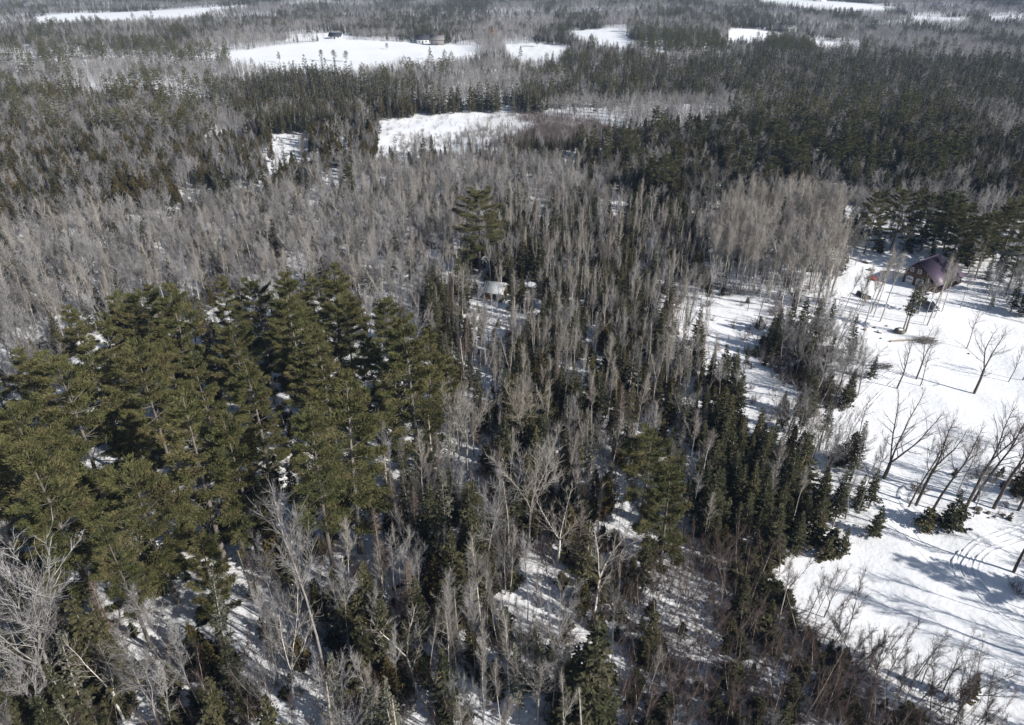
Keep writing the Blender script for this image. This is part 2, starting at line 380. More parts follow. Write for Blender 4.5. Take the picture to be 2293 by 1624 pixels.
        crown.blades(c, d, sd, ln*(1.25 if low else 1), wd)
    # leader
    tp = P[-1]; crown.blades(np.repeat(tp[None]-[0, 0, .3], 6, 0), norm(np.array([0, 0, 1.])+rg.normal(0, .35, (6, 3))), norm(rg.normal(size=(6, 3))), np.full(6, .5), np.full(6, .1))
    return trunk, crown
def snagtree(seed, h, rt, low=False):
    rg = np.random.default_rng(seed); trunk = Geo(); crown = Geo()
    P = walk(rg, (0, 0, -.35), (rg.normal(0, .04), rg.normal(0, .04), 1), h, 8, .02, .05); rr = rt*np.linspace(1, .25, 9)
    trunk.tubes(P[:-1], P[1:], rr[:-1], rr[1:], 6)
    n = 70; f = rg.uniform(2.2, 7.9, n); k = f.astype(int); p = P[k]+(P[k+1]-P[k])*(f-k)[:, None]; a = rg.uniform(0, 6.28, n)
    d = np.stack([np.cos(a), np.sin(a), rg.normal(.05, .3, n)], 1); ln = rg.uniform(.3, 1.5, n)*(1.1-f/9)
    mid = p+d*ln[:, None]*.6; crown.tubes(p, mid, np.full(n, .024), np.full(n, .016), 3); crown.spikes(mid, mid+norm(d+rg.normal(0, .4, d.shape))*ln[:, None]*.5, np.full(n, .016))
    q, g, l2 = twigs_on(rg, p, mid, 260, (.5, 1.1), (.12, .4), 0); crown.spikes(q, q+g*l2, np.full(260, .009))
    return trunk, crown
def shrub(seed, h, n=12, spread=.6, tw=260, fine=420):
    rg = np.random.default_rng(seed); trunk = Geo(); crown = Geo(); A, B = [], []
    for _ in range(n):
        p = np.append(rg.normal(0, .25*h*.4, 2), -.15); P = walk(rg, p, (rg.normal(0, spread), rg.normal(0, spread), 1), h*rg.uniform(.6, 1.1), 4, .12, .05)
        r = np.linspace(.018, .006, 5); trunk.tubes(P[:-1], P[1:], r[:-1], r[1:], 3); A += list(P[:-1]); B += list(P[1:])
    A, B = np.array(A), np.array(B)
    p, d, ln = twigs_on(rg, A, B, tw, (.4, .9), (.3*h*.4, .75*h*.4), .2); crown.spikes(p, p+d*ln, np.full(tw, .009))
    if fine:
        q, g, l2 = twigs_on(rg, p, p+d*ln, fine, (.3, .9), (.12, .35), .1); crown.spikes(q, q+g*l2, np.full(fine, .006))
    return trunk, crown

# kind -> (object name, category, trunk material, crown material, [forms as (height, trunk, crown)], number of near forms)
FORMS = {}
def add_kind(key, name, tm, cm, near, far):
    fl = []
    for hgt, (tk, cr) in near+far:
        tv, tt = tk.data(); cv, ct = cr.data()
        f = {'h': hgt, 'trunk': raw_mesh(name+'_trunk', tv, tt, [M[tm]]), 'crown': raw_mesh(name+'_crown', cv, ct, [M[cm]])}
        f['whole'] = raw_mesh(name, np.concatenate([tv, cv]), np.concatenate([tt, ct+len(tv)]), [M[tm], M[cm]], np.concatenate([np.zeros(len(tt)), np.ones(len(ct))]))
        fl.append(f)
    FORMS[key] = {'name': name, 'forms': fl, 'near': len(near), 'far': len(far)}
rs = random.Random(5)
U = rs.uniform
add_kind('P', 'pine_tree', 'pinebark', 'pine',
         [(h, conifer(100+k, h, .30, cb, rm, 'pine', 1.45, 6, 1.75 if rm > 4.5 else 1.8, dome=rm > 4.5)) for k, (h, cb, rm) in enumerate([(20, .28, 3.9), (21, .34, 3.6), (19, .22, 3.9), (22, .40, 3.5), (17, .12, 3.9), (19, .26, 4.9)])],
         [(h, conifer(120+k, h, .30, .3, 4.2, 'pine', 1.3, 5, 1, True)) for k, h in enumerate((20, 17, 21))])
add_kind('S', 'spruce_tree', 'sprucebark', 'spruce',
         [(h, conifer(200+k, h, .15, cb, rm, 'spruce', .42, 6, fu)) for k, (h, cb, rm, fu) in enumerate([(12, .12, 1.7, 1), (11, .2, 1.5, .9), (13, .28, 1.6, .8), (9, .06, 1.6, 1.1), (12, .4, 1.3, .6), (10, .15, 1.35, 1)])],
         [(h, conifer(220+k, h, .16, .12, 1.7, 'spruce', .7, 5, 1, True)) for k, h in enumerate((11, 9, 12))])
add_kind('C', 'cedar_tree', 'sprucebark', 'cedar',
         [(h, conifer(300+k, h, .16, cb, rm, 'cedar', .40, 6, 1)) for k, (h, cb, rm) in enumerate([(10, .14, 1.7), (9, .08, 1.6), (11, .22, 1.8), (8, .1, 1.5)])],
         [(h, conifer(320+k, h, .16, .1, 1.8, 'cedar', .7, 5, 1, True)) for k, h in enumerate((10, 8.5, 11))])
add_kind('H', 'bare_hardwood_tree', 'hardbark', 'hardtwig',
         [(15, wood(400, 15, 0.148, 4, .42, .50, nbr=11, tw=700, fine=949)), (14, wood(401, 14, 0.133, 3, .5, .42, nbr=11, tw=600, fine=799)),
          (16, wood(402, 16, 0.133, 1, clear=.42, nbr=26, brlen=.24, tw=800, fine=949)), (13, wood(403, 13, 0.109, 1, clear=.5, nbr=20, brlen=.25, brang=(.55, .95), brup=.15, tw=549, fine=699)),
          (15, wood(404, 15, 0.156, 5, .33, .6, nbr=11, tw=800, fine=1099)), (14, wood(405, 14, 0.094, 2, .55, .3, nbr=12, tw=480, fine=599)),
          (15, wood(406, 15, 0.101, 1, clear=.55, nbr=20, brlen=.20, brang=(.5, .9), brup=.16, tw=480, fine=599)), (11, wood(408, 11, .10, 5, .28, .75, nbr=9, brlen=.4, tw=420, fine=725, brang=(.6, 1.1))), (13, wood(409, 13, .09, 1, clear=.62, nbr=13, brlen=.17, tw=260, fine=451, brang=(.6, 1.1), lean=.08, crook=.07)), (10, wood(410, 10, .11, 3, .3, .8, clear=.3, nbr=9, tw=380, fine=685, brang=(.7, 1.2), crook=.09)), (16, wood(407, 16, 0.140, 3, .35, .45, nbr=13, tw=749, fine=899))],
         [(h, wood(420+k, h, .15, ld, .4, .45, nbr=9, tw=149, fine=185, twl=(.7, 1.6), finel=(.5, 1.2), tr=(.026, .021), sides=3)) for k, (h, ld) in enumerate([(14, 4), (15, 3), (13, 1), (14, 2)])])
add_kind('B', 'birch_tree', 'birchbark', 'birchtwig',
         [(h, wood(500+k, h, rt, ld, .5, .3, clear=cl, nbr=nb, brlen=.19, brang=(.4, .75), brup=.17, tw=420, fine=749, finel=(.25, .6), lean=le, crook=.035)) for k, (h, rt, ld, cl, nb, le) in enumerate([(14, .12, 1, .5, 20, 0), (15, .13, 1, .55, 22, .05), (13, .11, 1, .45, 18, .1), (16, .14, 2, .5, 12, 0), (14, .13, 1, .6, 20, .03), (13, .12, 3, .4, 9, .05)])],
         [(h, wood(520+k, h, .13, 1, clear=.4, nbr=12, brlen=.22, brang=(.4, .75), brup=.17, tw=129, fine=153, twl=(.7, 1.4), finel=(.5, 1.1), tr=(.026, .021), sides=3)) for k, h in enumerate((14, 15, 13))])
add_kind('G', 'birch_sapling', 'sapbark', 'saptwig',
         [(h, wood(600+k, h, .042, 1, clear=.3, nbr=nb, brlen=.16, brang=(.35, .7), brup=.12, tw=tw, fine=tw*3, twl=(.3, .75), finel=(.15, .45), tr=(.008, .0055), lean=le, sides=4, crook=ck, twup=.2, thick=.45)) for k, (h, le, nb, tw, ck) in enumerate([(6, .1, 9, 110, .02), (7, .2, 8, 90, .03), (5, .05, 10, 130, .03), (6.5, .3, 7, 80, .02), (7.5, .15, 9, 100, .02), (6, -.25, 8, 100, .03), (6, 0, 12, 170, .04), (7, .0, 6, 60, .015)])], [])
add_kind('L', 'bare_larch_tree', 'sprucebark', 'larchtwig',
         [(h, conifer(700+k, h, .15, .3, 1.7, 'spruce', .5, 6, 1, False, True)) for k, h in enumerate((14, 15, 13))],
         [(14, conifer(720, 14, .15, .3, 1.7, 'spruce', .9, 5, .4, True, True))])
add_kind('D', 'dead_snag', 'snag', 'lichen', [(h, snagtree(800+k, h, .14)) for k, h in enumerate((8, 10, 7, 11))], [])
add_kind('K', 'lichen_spruce', 'snag', 'lichen', [(h, conifer(850+k, h, .13, .25, 1.15, 'spruce', .45, 5, .55)) for k, h in enumerate((11, 9, 12))], [])
add_kind('U', 'bare_shrub', 'brush', 'brush', [(h, shrub(900+k, h)) for k, h in enumerate((2.2, 1.8, 2.6, 1.5))], [(2.4, shrub(910, 2.4, 10, .5, 60, 0))])
add_kind('Y', 'young_fir', 'sprucebark', 'spruce', [(h, conifer(950+k, h, .05, .03, rm, 'spruce', .3, 6, 1.3)) for k, (h, rm) in enumerate([(3, .85), (2.4, .8), (3.6, .9)])], [])

# ---------------------------------------------------------------- where the stands, the clearing and the fields lie
def poly(pts, z=0.0):
    return np.array([at(p[0], p[1], p[2] if len(p) > 2 else z) for p in pts])
def inside(P, x, y):
    r = np.zeros(len(x), bool); j = len(P)-1
    for i in range(len(P)):
        a, b = P[i], P[j]
        with np.errstate(divide='ignore', invalid='ignore'):
            c = ((a[1] > y) != (b[1] > y)) & (x < (b[0]-a[0])*(y-a[1])/(b[1]-a[1])+a[0])
        r ^= c; j = i
    return r
OPEN = [  # open snow
    poly([(2500, 1750), (2150, 1570), (1990, 1450), (1800, 1340), (1735, 1262), (1800, 1240), (1900, 1222), (1985, 1190), (1955, 1100), (1880, 1020), (1815, 925), (1850, 905), (1945, 870), (1960, 800), (1930, 760), (1880, 705), (1885, 650), (1905, 605), (1960, 575), (2030, 568), (2060, 585), (2150, 640), (2215, 700), (2320, 722), (3100, 900), (3100, 1230), (2500, 1200)]),
    poly([(812, 276), (900, 268), (1060, 252), (1130, 258), (1215, 284), (1150, 300, 2), (1080, 306, 3), (1010, 316, 4), (900, 328, 4), (828, 348, 5), (858, 312)]),
    poly([(600, 300), (690, 300), (700, 322), (610, 345, 8)]),
    poly([(505, 118), (640, 103), (760, 92), (930, 93), (1060, 98), (1085, 120), (1050, 130, 5), (900, 143, 5), (740, 162, 5), (620, 155, 5), (520, 142, 5)]),
    poly([(640, 86), (760, 80), (800, 88), (760, 93), (650, 98)]),
    poly([(1125, 96), (1200, 94), (1290, 107), (1250, 132, 5), (1180, 142, 5), (1140, 125, 5)]),
    poly([(1255, 74), (1400, 71), (1405, 92), (1445, 101), (1400, 108, 5), (1330, 101, 5)]),
    poly([(75, 40), (170, 29), (350, 22), (560, 14), (575, 19), (420, 36, 5), (280, 43, 5), (90, 51, 5)]),
    poly([(1700, -2), (1900, 4), (2030, 14), (1960, 20, 5), (1800, 13, 5), (1700, 6, 5)]),
    poly([(1995, 28), (2100, 26), (2190, 38), (2150, 44, 5), (2050, 41, 5)]), poly([(2210, 33), (2300, 34), (2300, 39, 5), (2220, 39, 5)]),
    poly([(1800, 78), (1880, 84), (1930, 92), (1925, 101, 5), (1830, 98, 5)]), poly([(1630, 70), (1700, 68), (1790, 76), (1700, 87, 5), (1630, 91, 5)]),
    poly([(1370, -2), (1440, -3), (1420, 6, 4), (1360, 6, 4)]), poly([(250, 12, 0), (120, 18, 0), (90, 12, 4), (200, 6, 4)]),
]
ZONES = [  # (phrase, polygon, density per square metre of each kind)
    ('behind the purple-roofed house', poly([(1915, 470), (1960, 430), (2130, 435), (2180, 460), (2400, 440), (2400, 560), (2150, 560), (2060, 560), (1990, 545), (1930, 540)], 10), dict(P=.012, S=.07, H=.03, B=.006)),
    ('in the pale aspen stand', poly([(1575, 480), (1620, 440), (1700, 405), (1800, 405), (1890, 440), (1910, 500), (1890, 575), (1800, 585), (1700, 555), (1610, 540)], 11), dict(B=.20, H=.06, U=.2, S=.01)),
    ('beside the house lawn', poly([(2160, 590), (2400, 560), (2400, 720), (2240, 700), (2190, 680)], 5), dict(S=.09, H=.05, B=.012, U=.04)),
    ('on the island of brush', poly([(1665, 770), (1720, 740), (1800, 725), (1870, 765), (1945, 800), (1955, 850), (1910, 890), (1830, 900), (1790, 850), (1720, 810)], 1.5), dict(S=.05, H=.09, U=.5, Y=.12, G=.12)),
    ('among the thin clearing trees', poly([(1540, 700), (1640, 665), (1760, 640), (1890, 640), (1905, 700), (1935, 765), (1800, 725), (1668, 770), (1790, 855), (1830, 910), (1780, 935), (1680, 880), (1580, 810)]), dict(B=.009, H=.006, U=.05, Y=.012)),
    ('in the clump beside the lawn', poly([(2030, 1140), (2050, 1075), (2120, 1060), (2400, 1040), (2400, 1180), (2200, 1165), (2100, 1160)]), dict(H=.028, B=.016, Y=.06, U=.12, G=.03)),
    ('by the turning track', poly([(2235, 1290), (2330, 1240), (2420, 1270), (2420, 1380), (2280, 1350)]), dict(U=.14, H=.03, Y=.02)),
    ('along the dark spruce edge', poly([(1450, 900), (1560, 860), (1640, 865), (1720, 925), (1800, 985), (1880, 1050), (1930, 1120), (1920, 1180), (1830, 1190), (1700, 1175), (1560, 1175), (1500, 1120), (1500, 1000)], 5), dict(S=.24, H=.022, B=.035, C=.04, K=.018, U=.06, Y=.10)),
    ('in the sapling thicket', poly([(1330, 1200), (1500, 1185), (1700, 1185), (1810, 1225), (1740, 1270), (1790, 1340), (1970, 1440), (2140, 1570), (2330, 1690), (1340, 1690), (1400, 1400), (1320, 1290)], 2), dict(G=.72, U=.55, Y=.26, B=.006, S=.004)),
    ('in the pine grove', poly([(-80, 800), (60, 760), (130, 680), (240, 640), (330, 612), (450, 625), (520, 600), (620, 590), (740, 580), (800, 625), (870, 630), (970, 680), (985, 760), (965, 850), (860, 900), (830, 980), (700, 1000), (640, 1080), (560, 1090), (520, 1200), (470, 1230), (380, 1240), (240, 1240), (230, 1130), (150, 1080), (-80, 1110)], 14), dict(H=.007, B=.005, Y=.08, S=.04, C=.01, K=.008)),
    ('in the open left foreground', poly([(-120, 1140), (230, 1120), (240, 1280), (380, 1300), (520, 1290), (565, 1400), (565, 1720), (-120, 1720)], 3), dict(H=.034, B=.016, S=.056, C=.034, Y=.34, U=.36, G=.30, K=.012)),
    ('in the snowy lower woods', poly([(520, 1220), (560, 1090), (700, 1010), (860, 990), (1000, 1000), (1250, 1100), (1330, 1200), (1320, 1290), (1400, 1400), (1340, 1720), (560, 1720)], 3), dict(H=.058, B=.030, S=.052, C=.030, L=.010, Y=.26, D=.014, K=.014, U=.34, G=.34)),
    ('in front of the cabin', poly([(1035, 720), (1050, 655), (1190, 655), (1230, 700), (1180, 790), (1060, 790)]), dict(H=.036, B=.036, S=.024, Y=.06, U=.06, C=.01)),
    ('in the central mixed woods', poly([(950, 700), (1000, 500), (1130, 450), (1300, 430), (1450, 440), (1560, 490), (1590, 560), (1510, 620), (1560, 700), (1640, 800), (1500, 900), (1500, 1120), (1330, 1200), (1000, 1000), (860, 990), (830, 980), (860, 900), (960, 850), (985, 780)], 6), dict(S=.068, C=.062, H=.052, B=.052, D=.010, K=.020, Y=.16, L=.006, U=.14, G=.10)),
    ('on the grey wooded slope', poly([(-80, 510), (0, 480), (300, 445), (500, 425), (750, 385), (850, 352), (1150, 332), (1290, 352), (1330, 425), (1130, 450), (1000, 500), (980, 690), (740, 590), (330, 620), (130, 690), (-80, 800)], 8), dict(H=.118, B=.045, S=.024, C=.010, Y=.05, U=.14)),
    ('at the swamp opening', poly([(700, 290), (815, 275), (860, 308), (832, 345), (760, 360), (690, 340)], 4), dict(C=0.0945, H=0.0270)),
    ('behind the swamp opening', poly([(470, 215), (560, 172), (640, 152), (760, 150), (850, 195), (1000, 205), (1100, 195), (1210, 178), (1260, 188), (1240, 210), (1080, 243), (900, 256), (815, 266), (700, 280), (600, 290), (560, 260)], 8), dict(S=.10, C=.09, H=.035)),
    ('in the rusty cedar patch', poly([(-80, 300), (130, 280), (300, 290), (480, 300), (590, 330), (560, 370), (420, 360), (380, 420), (250, 420), (100, 440), (-80, 490)], 8), dict(C=.12, H=.075, S=.03)),
    ('beyond the rusty cedars', poly([(-80, 190), (100, 180), (300, 190), (420, 200), (480, 230), (450, 280), (300, 285), (130, 275), (-80, 295)], 8), dict(H=.09, C=.075, S=.02, P=.006)),
    ('in the far pine stand', poly([(1640, 270), (1720, 215), (1900, 195), (2080, 205), (2150, 240), (2130, 300), (1980, 330), (1780, 330)], 12), dict(P=.012, S=.045, C=.05, H=.03)),
    ('in the dark conifer belt', poly([(1300, 335), (1290, 295), (1450, 265), (1600, 252), (1700, 215), (2100, 200), (2200, 260), (2400, 330), (2400, 430), (2100, 405), (1900, 400), (1700, 385), (1500, 405), (1400, 385)], 8), dict(C=.085, S=.06, P=.005, H=.045)),
    ('among the grey pole trees', poly([(1060, 245), (1240, 205), (1400, 200), (1640, 200), (1650, 230), (1560, 250), (1420, 262), (1300, 287)], 8), dict(H=0.0878, S=0.0054)),
    ('in the upper conifer woods', poly([(1250, 182), (1400, 150), (1700, 110), (2000, 120), (2400, 110), (2400, 330), (2200, 300), (2180, 240), (2100, 200), (1900, 190), (1700, 210), (1640, 200)], 8), dict(H=0.0675, S=0.0540, C=0.0297, P=.002)),
    ('in the far pine belt', poly([(-80, 70), (250, 70), (520, 75), (560, 90), (480, 105), (250, 100), (-80, 112)], 14), dict(P=.009, H=.02, S=.006)),
    ('in the far pine clumps', poly([(80, 130), (400, 122), (480, 150), (400, 168), (300, 162), (100, 168)], 14), dict(P=.007, H=.035)),
    ('beside the far fields', poly([(1405, 70), (1560, 62), (1640, 85), (1640, 105), (1500, 108), (1440, 100)], 10), dict(P=.02, S=.01)),
    ('beside the far fields', poly([(1720, 72), (1800, 78), (1840, 100), (1780, 110), (1710, 95)], 10), dict(P=.02)),
]
_f = np.stack([GRID_XY[0].ravel(), GRID_XY[1].ravel()], 1); _l = np.full(len(_f), .45)       # strength of the brown specks coloured into the snow, set stand by stand
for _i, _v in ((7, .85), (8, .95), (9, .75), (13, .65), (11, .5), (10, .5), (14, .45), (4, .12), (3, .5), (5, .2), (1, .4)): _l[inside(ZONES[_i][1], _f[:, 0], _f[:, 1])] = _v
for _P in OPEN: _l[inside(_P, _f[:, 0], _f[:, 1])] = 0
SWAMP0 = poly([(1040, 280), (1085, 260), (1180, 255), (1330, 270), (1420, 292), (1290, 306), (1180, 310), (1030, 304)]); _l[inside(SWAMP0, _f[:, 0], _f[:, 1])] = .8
_at = ground.data.attributes.new('brown_specks', 'FLOAT', 'POINT'); _at.data.foreach_set('value', _l.astype(np.float32))
SWAMP = poly([(1040, 280), (1085, 260), (1180, 255), (1330, 270), (1420, 292, 3), (1290, 312, 4), (1180, 315, 4), (1030, 304, 2)])
HEIGHT = dict(P=(11, 16), S=(3.2, 10), C=(3.2, 7.6), H=(6, 10.8), B=(6.5, 11.2), G=(3.4, 7.2), L=(7.5, 11), D=(5, 10), K=(5.5, 10), U=(1, 2.4), Y=(.9, 3.4))

ZH = {'in the snowy lower woods': 1.38, 'in the open left foreground': 1.35, 'in the central mixed woods': 1.12, 'in the pale aspen stand': 1.38, 'on the grey wooded slope': 1.06}
T = {k: [] for k in ('kind', 'x', 'y', 'h', 'zone', 'label', 'form', 'yaw', 'lx', 'ly')}
def put(kind, x, y, h, zone='', label='', form=-1, yaw=None, lx=0., ly=0.):
    for k, v in zip(T, (kind, x, y, h, zone, label, form, RNG.uniform(0, 6.28) if yaw is None else yaw, lx, ly)): T[k].append(v)
def height_to(x, y, ty):
    for h in np.arange(1, 32, .25):
        if proj(x, y, h)[1] <= ty: return h
    return 32.
# trees one can point to: kind, base in the survey picture, top row, label, form, lean to the right
MARK = [
    ('P', 1075, 612, 425, 'tall broad pine standing alone above the cabin roof', 5, 0), ('P', 785, 462, 366, 'single dark pine among grey trees below the swamp opening', 4, 0),
    ('P', 1432, 1170, 972, 'sunlit pine with billowing crown at the middle of the right-hand woods', 5, 0), ('P', 1478, 1275, 1045, 'yellowish pine close in front of the sunlit billowing pine', 4, 0),
    ('P', 1012, 960, 790, 'layered pine behind the round-crowned bare tree', 4, 0),
    ('P', 341, 1455, 1165, 'brownish full pine with bare trunk, lowest of the pine grove', 1, 0), ('P', 500, 1402, 1198, 'small full pine beside the fan-shaped bare tree', 4, 0),
    ('P', 1935, 566, 428, 'yellowish pine at the corner behind the purple-roofed house', 5, 0), ('P', 1995, 556, 424, 'dark pine directly behind the snowy driveway of the house', 5, 0),
    ('P', 2062, 560, 433, 'dark wide pine right behind the purple roof', 5, 0), ('P', 2112, 562, 440, 'dark pine behind the right end of the purple roof', 5, 0),
    ('P', 2178, 590, 475, 'shorter pine in the gap beyond the purple-roofed house', 4, 0), ('P', 2240, 590, 446, 'lone wide pine above the woods near the right picture edge', 5, 0), ('P', 2030, 550, 418, 'dark pine half hidden between two wider pines behind the house', 3, 0),
    ('B', 890, 1005, 783, 'white-barked forked birch standing out before dark pines', 'white', 0), ('H', 1048, 1076, 862, 'round-crowned bare tree with pale trunk in the middle', 'round', 0),
    ('H', 1160, 1030, 838, 'golden twiggy bare tree beside the round-crowned one', 'gold', 0), ('B', 1079, 872, 764, 'small white birch with open branches before dark firs', 'crooked', 0),
    ('H', 1330, 802, 688, 'fan-shaped bare tree leaning right in the central woods', 'fan', .25), ('H', 1183, 1240, 1008, 'wide bare tree with dark trunk below the golden tree', 'fan', 0),
    ('H', 1086, 1353, 1030, 'tall straight grey trunk with small fan crown in lower woods', 6, 0), ('B', 1250, 1262, 1118, 'gnarled whitish tree with twisted limbs before dark firs', 'gnarl', 0),
    ('B', 1322, 1396, 1200, 'bent birch arching to the right above the sapling thicket', 'crooked', .5), ('S', 1312, 1650, 1365, 'large dense spruce at the bottom edge of the picture', 0, 0),
    ('H', 1205, 1625, 1452, 'bushy silvery bare tree at the bottom beside the large spruce', 'round', 0), ('B', 935, 1568, 1395, 'white birch with one crooked stem in the lower snow', 'crooked', 0),
    ('H', 498, 1242, 1086, 'fan-shaped silvery bare tree below the pine grove', 'fan', 0), ('H', 130, 1580, 1160, 'tall bare tree at lower left with forked pale limbs', 7, .16), ('H', 150, 1584, 1290, 'bare tree close beside the tall forked one at lower left', 1, .10),
    ('H', 191, 1546, 1330, 'dark straight double trunk on the lower left snow patch', 5, 0), ('L', 273, 1482, 1286, 'reddish bare larch with drooping side branches at lower left', 0, 0),
    ('B', 280, 1618, 1440, 'white birch forking near the bottom left edge', 'white', 0), ('H', 611, 1625, 1450, 'pale bare tree with spreading twigs at the bottom edge', 7, 0), ('B', 658, 1567, 1328, 'tall slim white birch over the lower snow', 'white', 0),
    ('H', 734, 1540, 1100, 'very tall dark slender trunk in the lower woods', 6, 0), ('D', 570, 1352, 1232, 'broken pale snag beside the small full pine', 1, 0), ('K', 563, 1232, 1136, 'grey lichen-covered spruce behind the broken snag', 0, 0),
    ('C', 624, 1292, 1184, 'orange-tinted cedar beside the snowy opening', 0, 0), ('C', 604, 1225, 1110, 'rusty cedar directly behind the orange-tinted one', 2, 0), ('L', 905, 1090, 968, 'reddish larch standing below the white forked birch', 1, 0), ('L', 935, 1270, 1090, 'reddish larch with long thin trunk over the snow', 2, 0),
    ('L', 860, 1330, 1130, 'pinkish larch over the snow left of a taller one', 0, 0),
    ('H', 1979, 1070, 858, 'big dark forked tree alone in the snowy clearing', 'big', .10), ('H', 1915, 999, 888, 'small dark tree standing behind the big forked tree', 'open2', .08),
    ('H', 2182, 879, 724, 'dark curved tree with arching limbs on the bright lawn', 'open1', .10), ('H', 2259, 853, 768, 'small slim tree near the right edge of the lawn', 'open3', .1), ('H', 2290, 850, 764, 'slim tree cut by the right picture edge on the lawn', 'open2', .1),
    ('H', 2009, 868, 748, 'slender lawn tree, first of three in front of the brush pile', 'open3', .05), ('H', 2052, 848, 720, 'taller lawn tree just right of the brush pile', 'open1', .08), ('H', 2060, 864, 770, 'thin trunk touching the taller tree by the brush pile', 'open2', .05), ('H', 2164, 779, 682, 'slim tree below the house at the end of the lawn', 'open2', .1),
    ('B', 2076, 729, 568, 'pale birch with full crown in front of the purple roof', 3, .05), ('B', 2068, 723, 617, 'thinner pale birch beside the one before the purple roof', 1, .05),
    ('B', 2092, 712, 588, 'slim birch crossing the middle of the purple roof', 0, .05), ('B', 2108, 700, 596, 'slim birch crossing the far end of the purple roof', 4, .05), ('H', 2040, 712, 622, 'thin grey tree in front of the garage wall', 6, .05), ('H', 2150, 690, 600, 'thin grey tree right of the purple-roofed house', 3, .05), ('S', 2020, 744, 630, 'ragged thin spruce in front of the garage doors', 4, .0), ('S', 2028, 744, 622, 'second ragged spruce against the house wall', 4, .0), ('S', 2056, 700, 610, 'taller ragged spruce by the parked car', 2, .0),
    ('B', 1971, 719, 566, 'slim birch nearest the house on the driveway side', 4, .15), ('B', 1938, 721, 602, 'short dark-footed birch left of the driveway birches', 4, .1), ('B', 1950, 699, 543, 'tall double birch beside the dark timber pile', 3, .1), ('B', 1956, 709, 560, 'slim birch close to the tall double birch', 1, .1),
    ('B', 1909, 713, 595, 'grey birch left of the timber pile', 2, .1), ('H', 1890, 696, 595, 'thin grey tree at the edge of the snowy drive', 6, .1), ('H', 1850, 674, 560, 'taller thin tree further along the drive edge', 3, .05), ('B', 1925, 690, 590, 'slender birch in the middle of the driveway row', 1, .1),
    ('H', 1820, 903, 722, 'twiggy full tree at the front of the brush island', 0, .03), ('H', 1868, 899, 748, 'brownish bushy tree beside the twiggy full tree', 4, .03), ('H', 1922, 883, 770, 'last bushy tree at the tip of the brush island', 1, .03),
    ('S', 1557, 776, 690, 'small pointed spruce alone at the far snow edge', 3, 0), ('S', 1670, 823, 772, 'narrow young spruce on the snow strip', 1, 0), ('S', 1789, 769, 664, 'dark pointed spruce, right one of two on the brush island', 0, 0), ('S', 1762, 750, 672, 'dark broad spruce, left one of two on the brush island', 3, 0), ('S', 1900, 792, 705, 'pointed spruce rising above the brush island tip', 0, 0),
    ('S', 1918, 1137, 1066, 'small spruce at the snow edge behind the curved track', 3, 0), ('S', 1945, 1139, 1052, 'thin spruce nearest the open snow by the track', 1, 0), ('S', 1958, 1197, 1130, 'bushy fir standing out on the snow at the wood edge', 3, 0), ('S', 1884, 1238, 1178, 'low dark fir at the left tip of the snow', 3, 0), ('Y', 1846, 1245, 1196, 'low brownish fir beside the dark one at the snow tip', 0, 0),
    ('S', 2119, 1184, 1095, 'dark bushy fir in front of the tree clump on the lawn', 3, 0), ('Y', 2071, 1180, 1134, 'short round fir left of the dark bushy fir', 1, 0), ('Y', 2140, 1178, 1125, 'olive young fir right of the dark bushy fir', 2, 0),
    ('H', 2034, 1136, 930, 'dark leaning trunk, leftmost of the clump on the lawn', 'clump', .12), ('H', 2051, 1132, 905, 'second leaning trunk from the left in the lawn clump', 'clump2', .12), ('H', 2090, 1139, 930, 'thin leaning trunk behind the dark bushy fir', 'clump', .12), ('H', 2165, 1134, 880, 'tall forked tree in the middle of the lawn clump', 'clump2', .1), ('H', 2180, 1122, 890, 'tall dark tree just right of the forked one', 'clump', .1), ('H', 2225, 1139, 900, 'leaning tree above the boulders', 'clump2', .1), ('H', 2279, 1145, 900, 'thick tree at the right end of the boulders', 'clump2', .1),
    ('H', 2269, 1283, 1000, 'dark trunk leaving the picture at the right edge', 'clump', .0),
    ('P', 720, 134, 108, 'left dark pine of the clump on the far field', 5, 0), ('P', 748, 133, 107, 'middle dark pine of the clump on the far field', 5, 0), ('P', 776, 134, 110, 'right dark pine of the clump on the far field', 5, 0), ('P', 866, 108, 94, 'single round pine out on the far field', 5, 0), ('P', 963, 128, 98, 'tall pine at the near edge of the far field', 1, 0), ('P', 626, 138, 112, 'lone pine at the left near edge of the far field', 1, 0),
    ('H', 545, 112, 68, 'large round bare tree at the left end of the far field', 'round', 0), ('P', 1203, 102, 76, 'dark pine on the small middle far field', 5, 0), ('P', 1165, 135, 100, 'ragged pine before the small middle far field', 1, 0),
    ('G', 1982, 1526, 1372, 'birch sapling leaning far over the snow, highest one', 5, .35), ('G', 2002, 1550, 1432, 'birch sapling leaning over snow, below the highest one', 3, .4), ('G', 2060, 1560, 1510, 'lowest sapling bowed flat over the snow edge', 5, .8), ('G', 1900, 1420, 1262, 'tall slim sapling upright before the open snow', 0, .0), ('G', 1850, 1420, 1300, 'brown twiggy sapling at the snow edge of the thicket', 4, .1), ('G', 1780, 1640, 1440, 'pale sapling with candelabra top in the thicket', 4, .05),
]
def extra_form(key, h, geo, tm, cm):
    (tv, tt), (cv, ct) = geo[0].data(), geo[1].data(); n = FORMS[key]['name']
    FORMS[key]['forms'].append({'h': h, 'trunk': raw_mesh(n+'_trunk', tv, tt, [M[tm]]), 'crown': raw_mesh(n+'_crown', cv, ct, [M[cm]])})
    return len(FORMS[key]['forms'])-1
M['lawnbark'] = veg('dark_lawn_tree_bark', (.085, .068, .058), (.12, .10, .085), None, 2.0)
M['lawntwig'] = veg('dark_lawn_tree_twigs', (.10, .082, .072), (.14, .115, .10), None, 1.0)
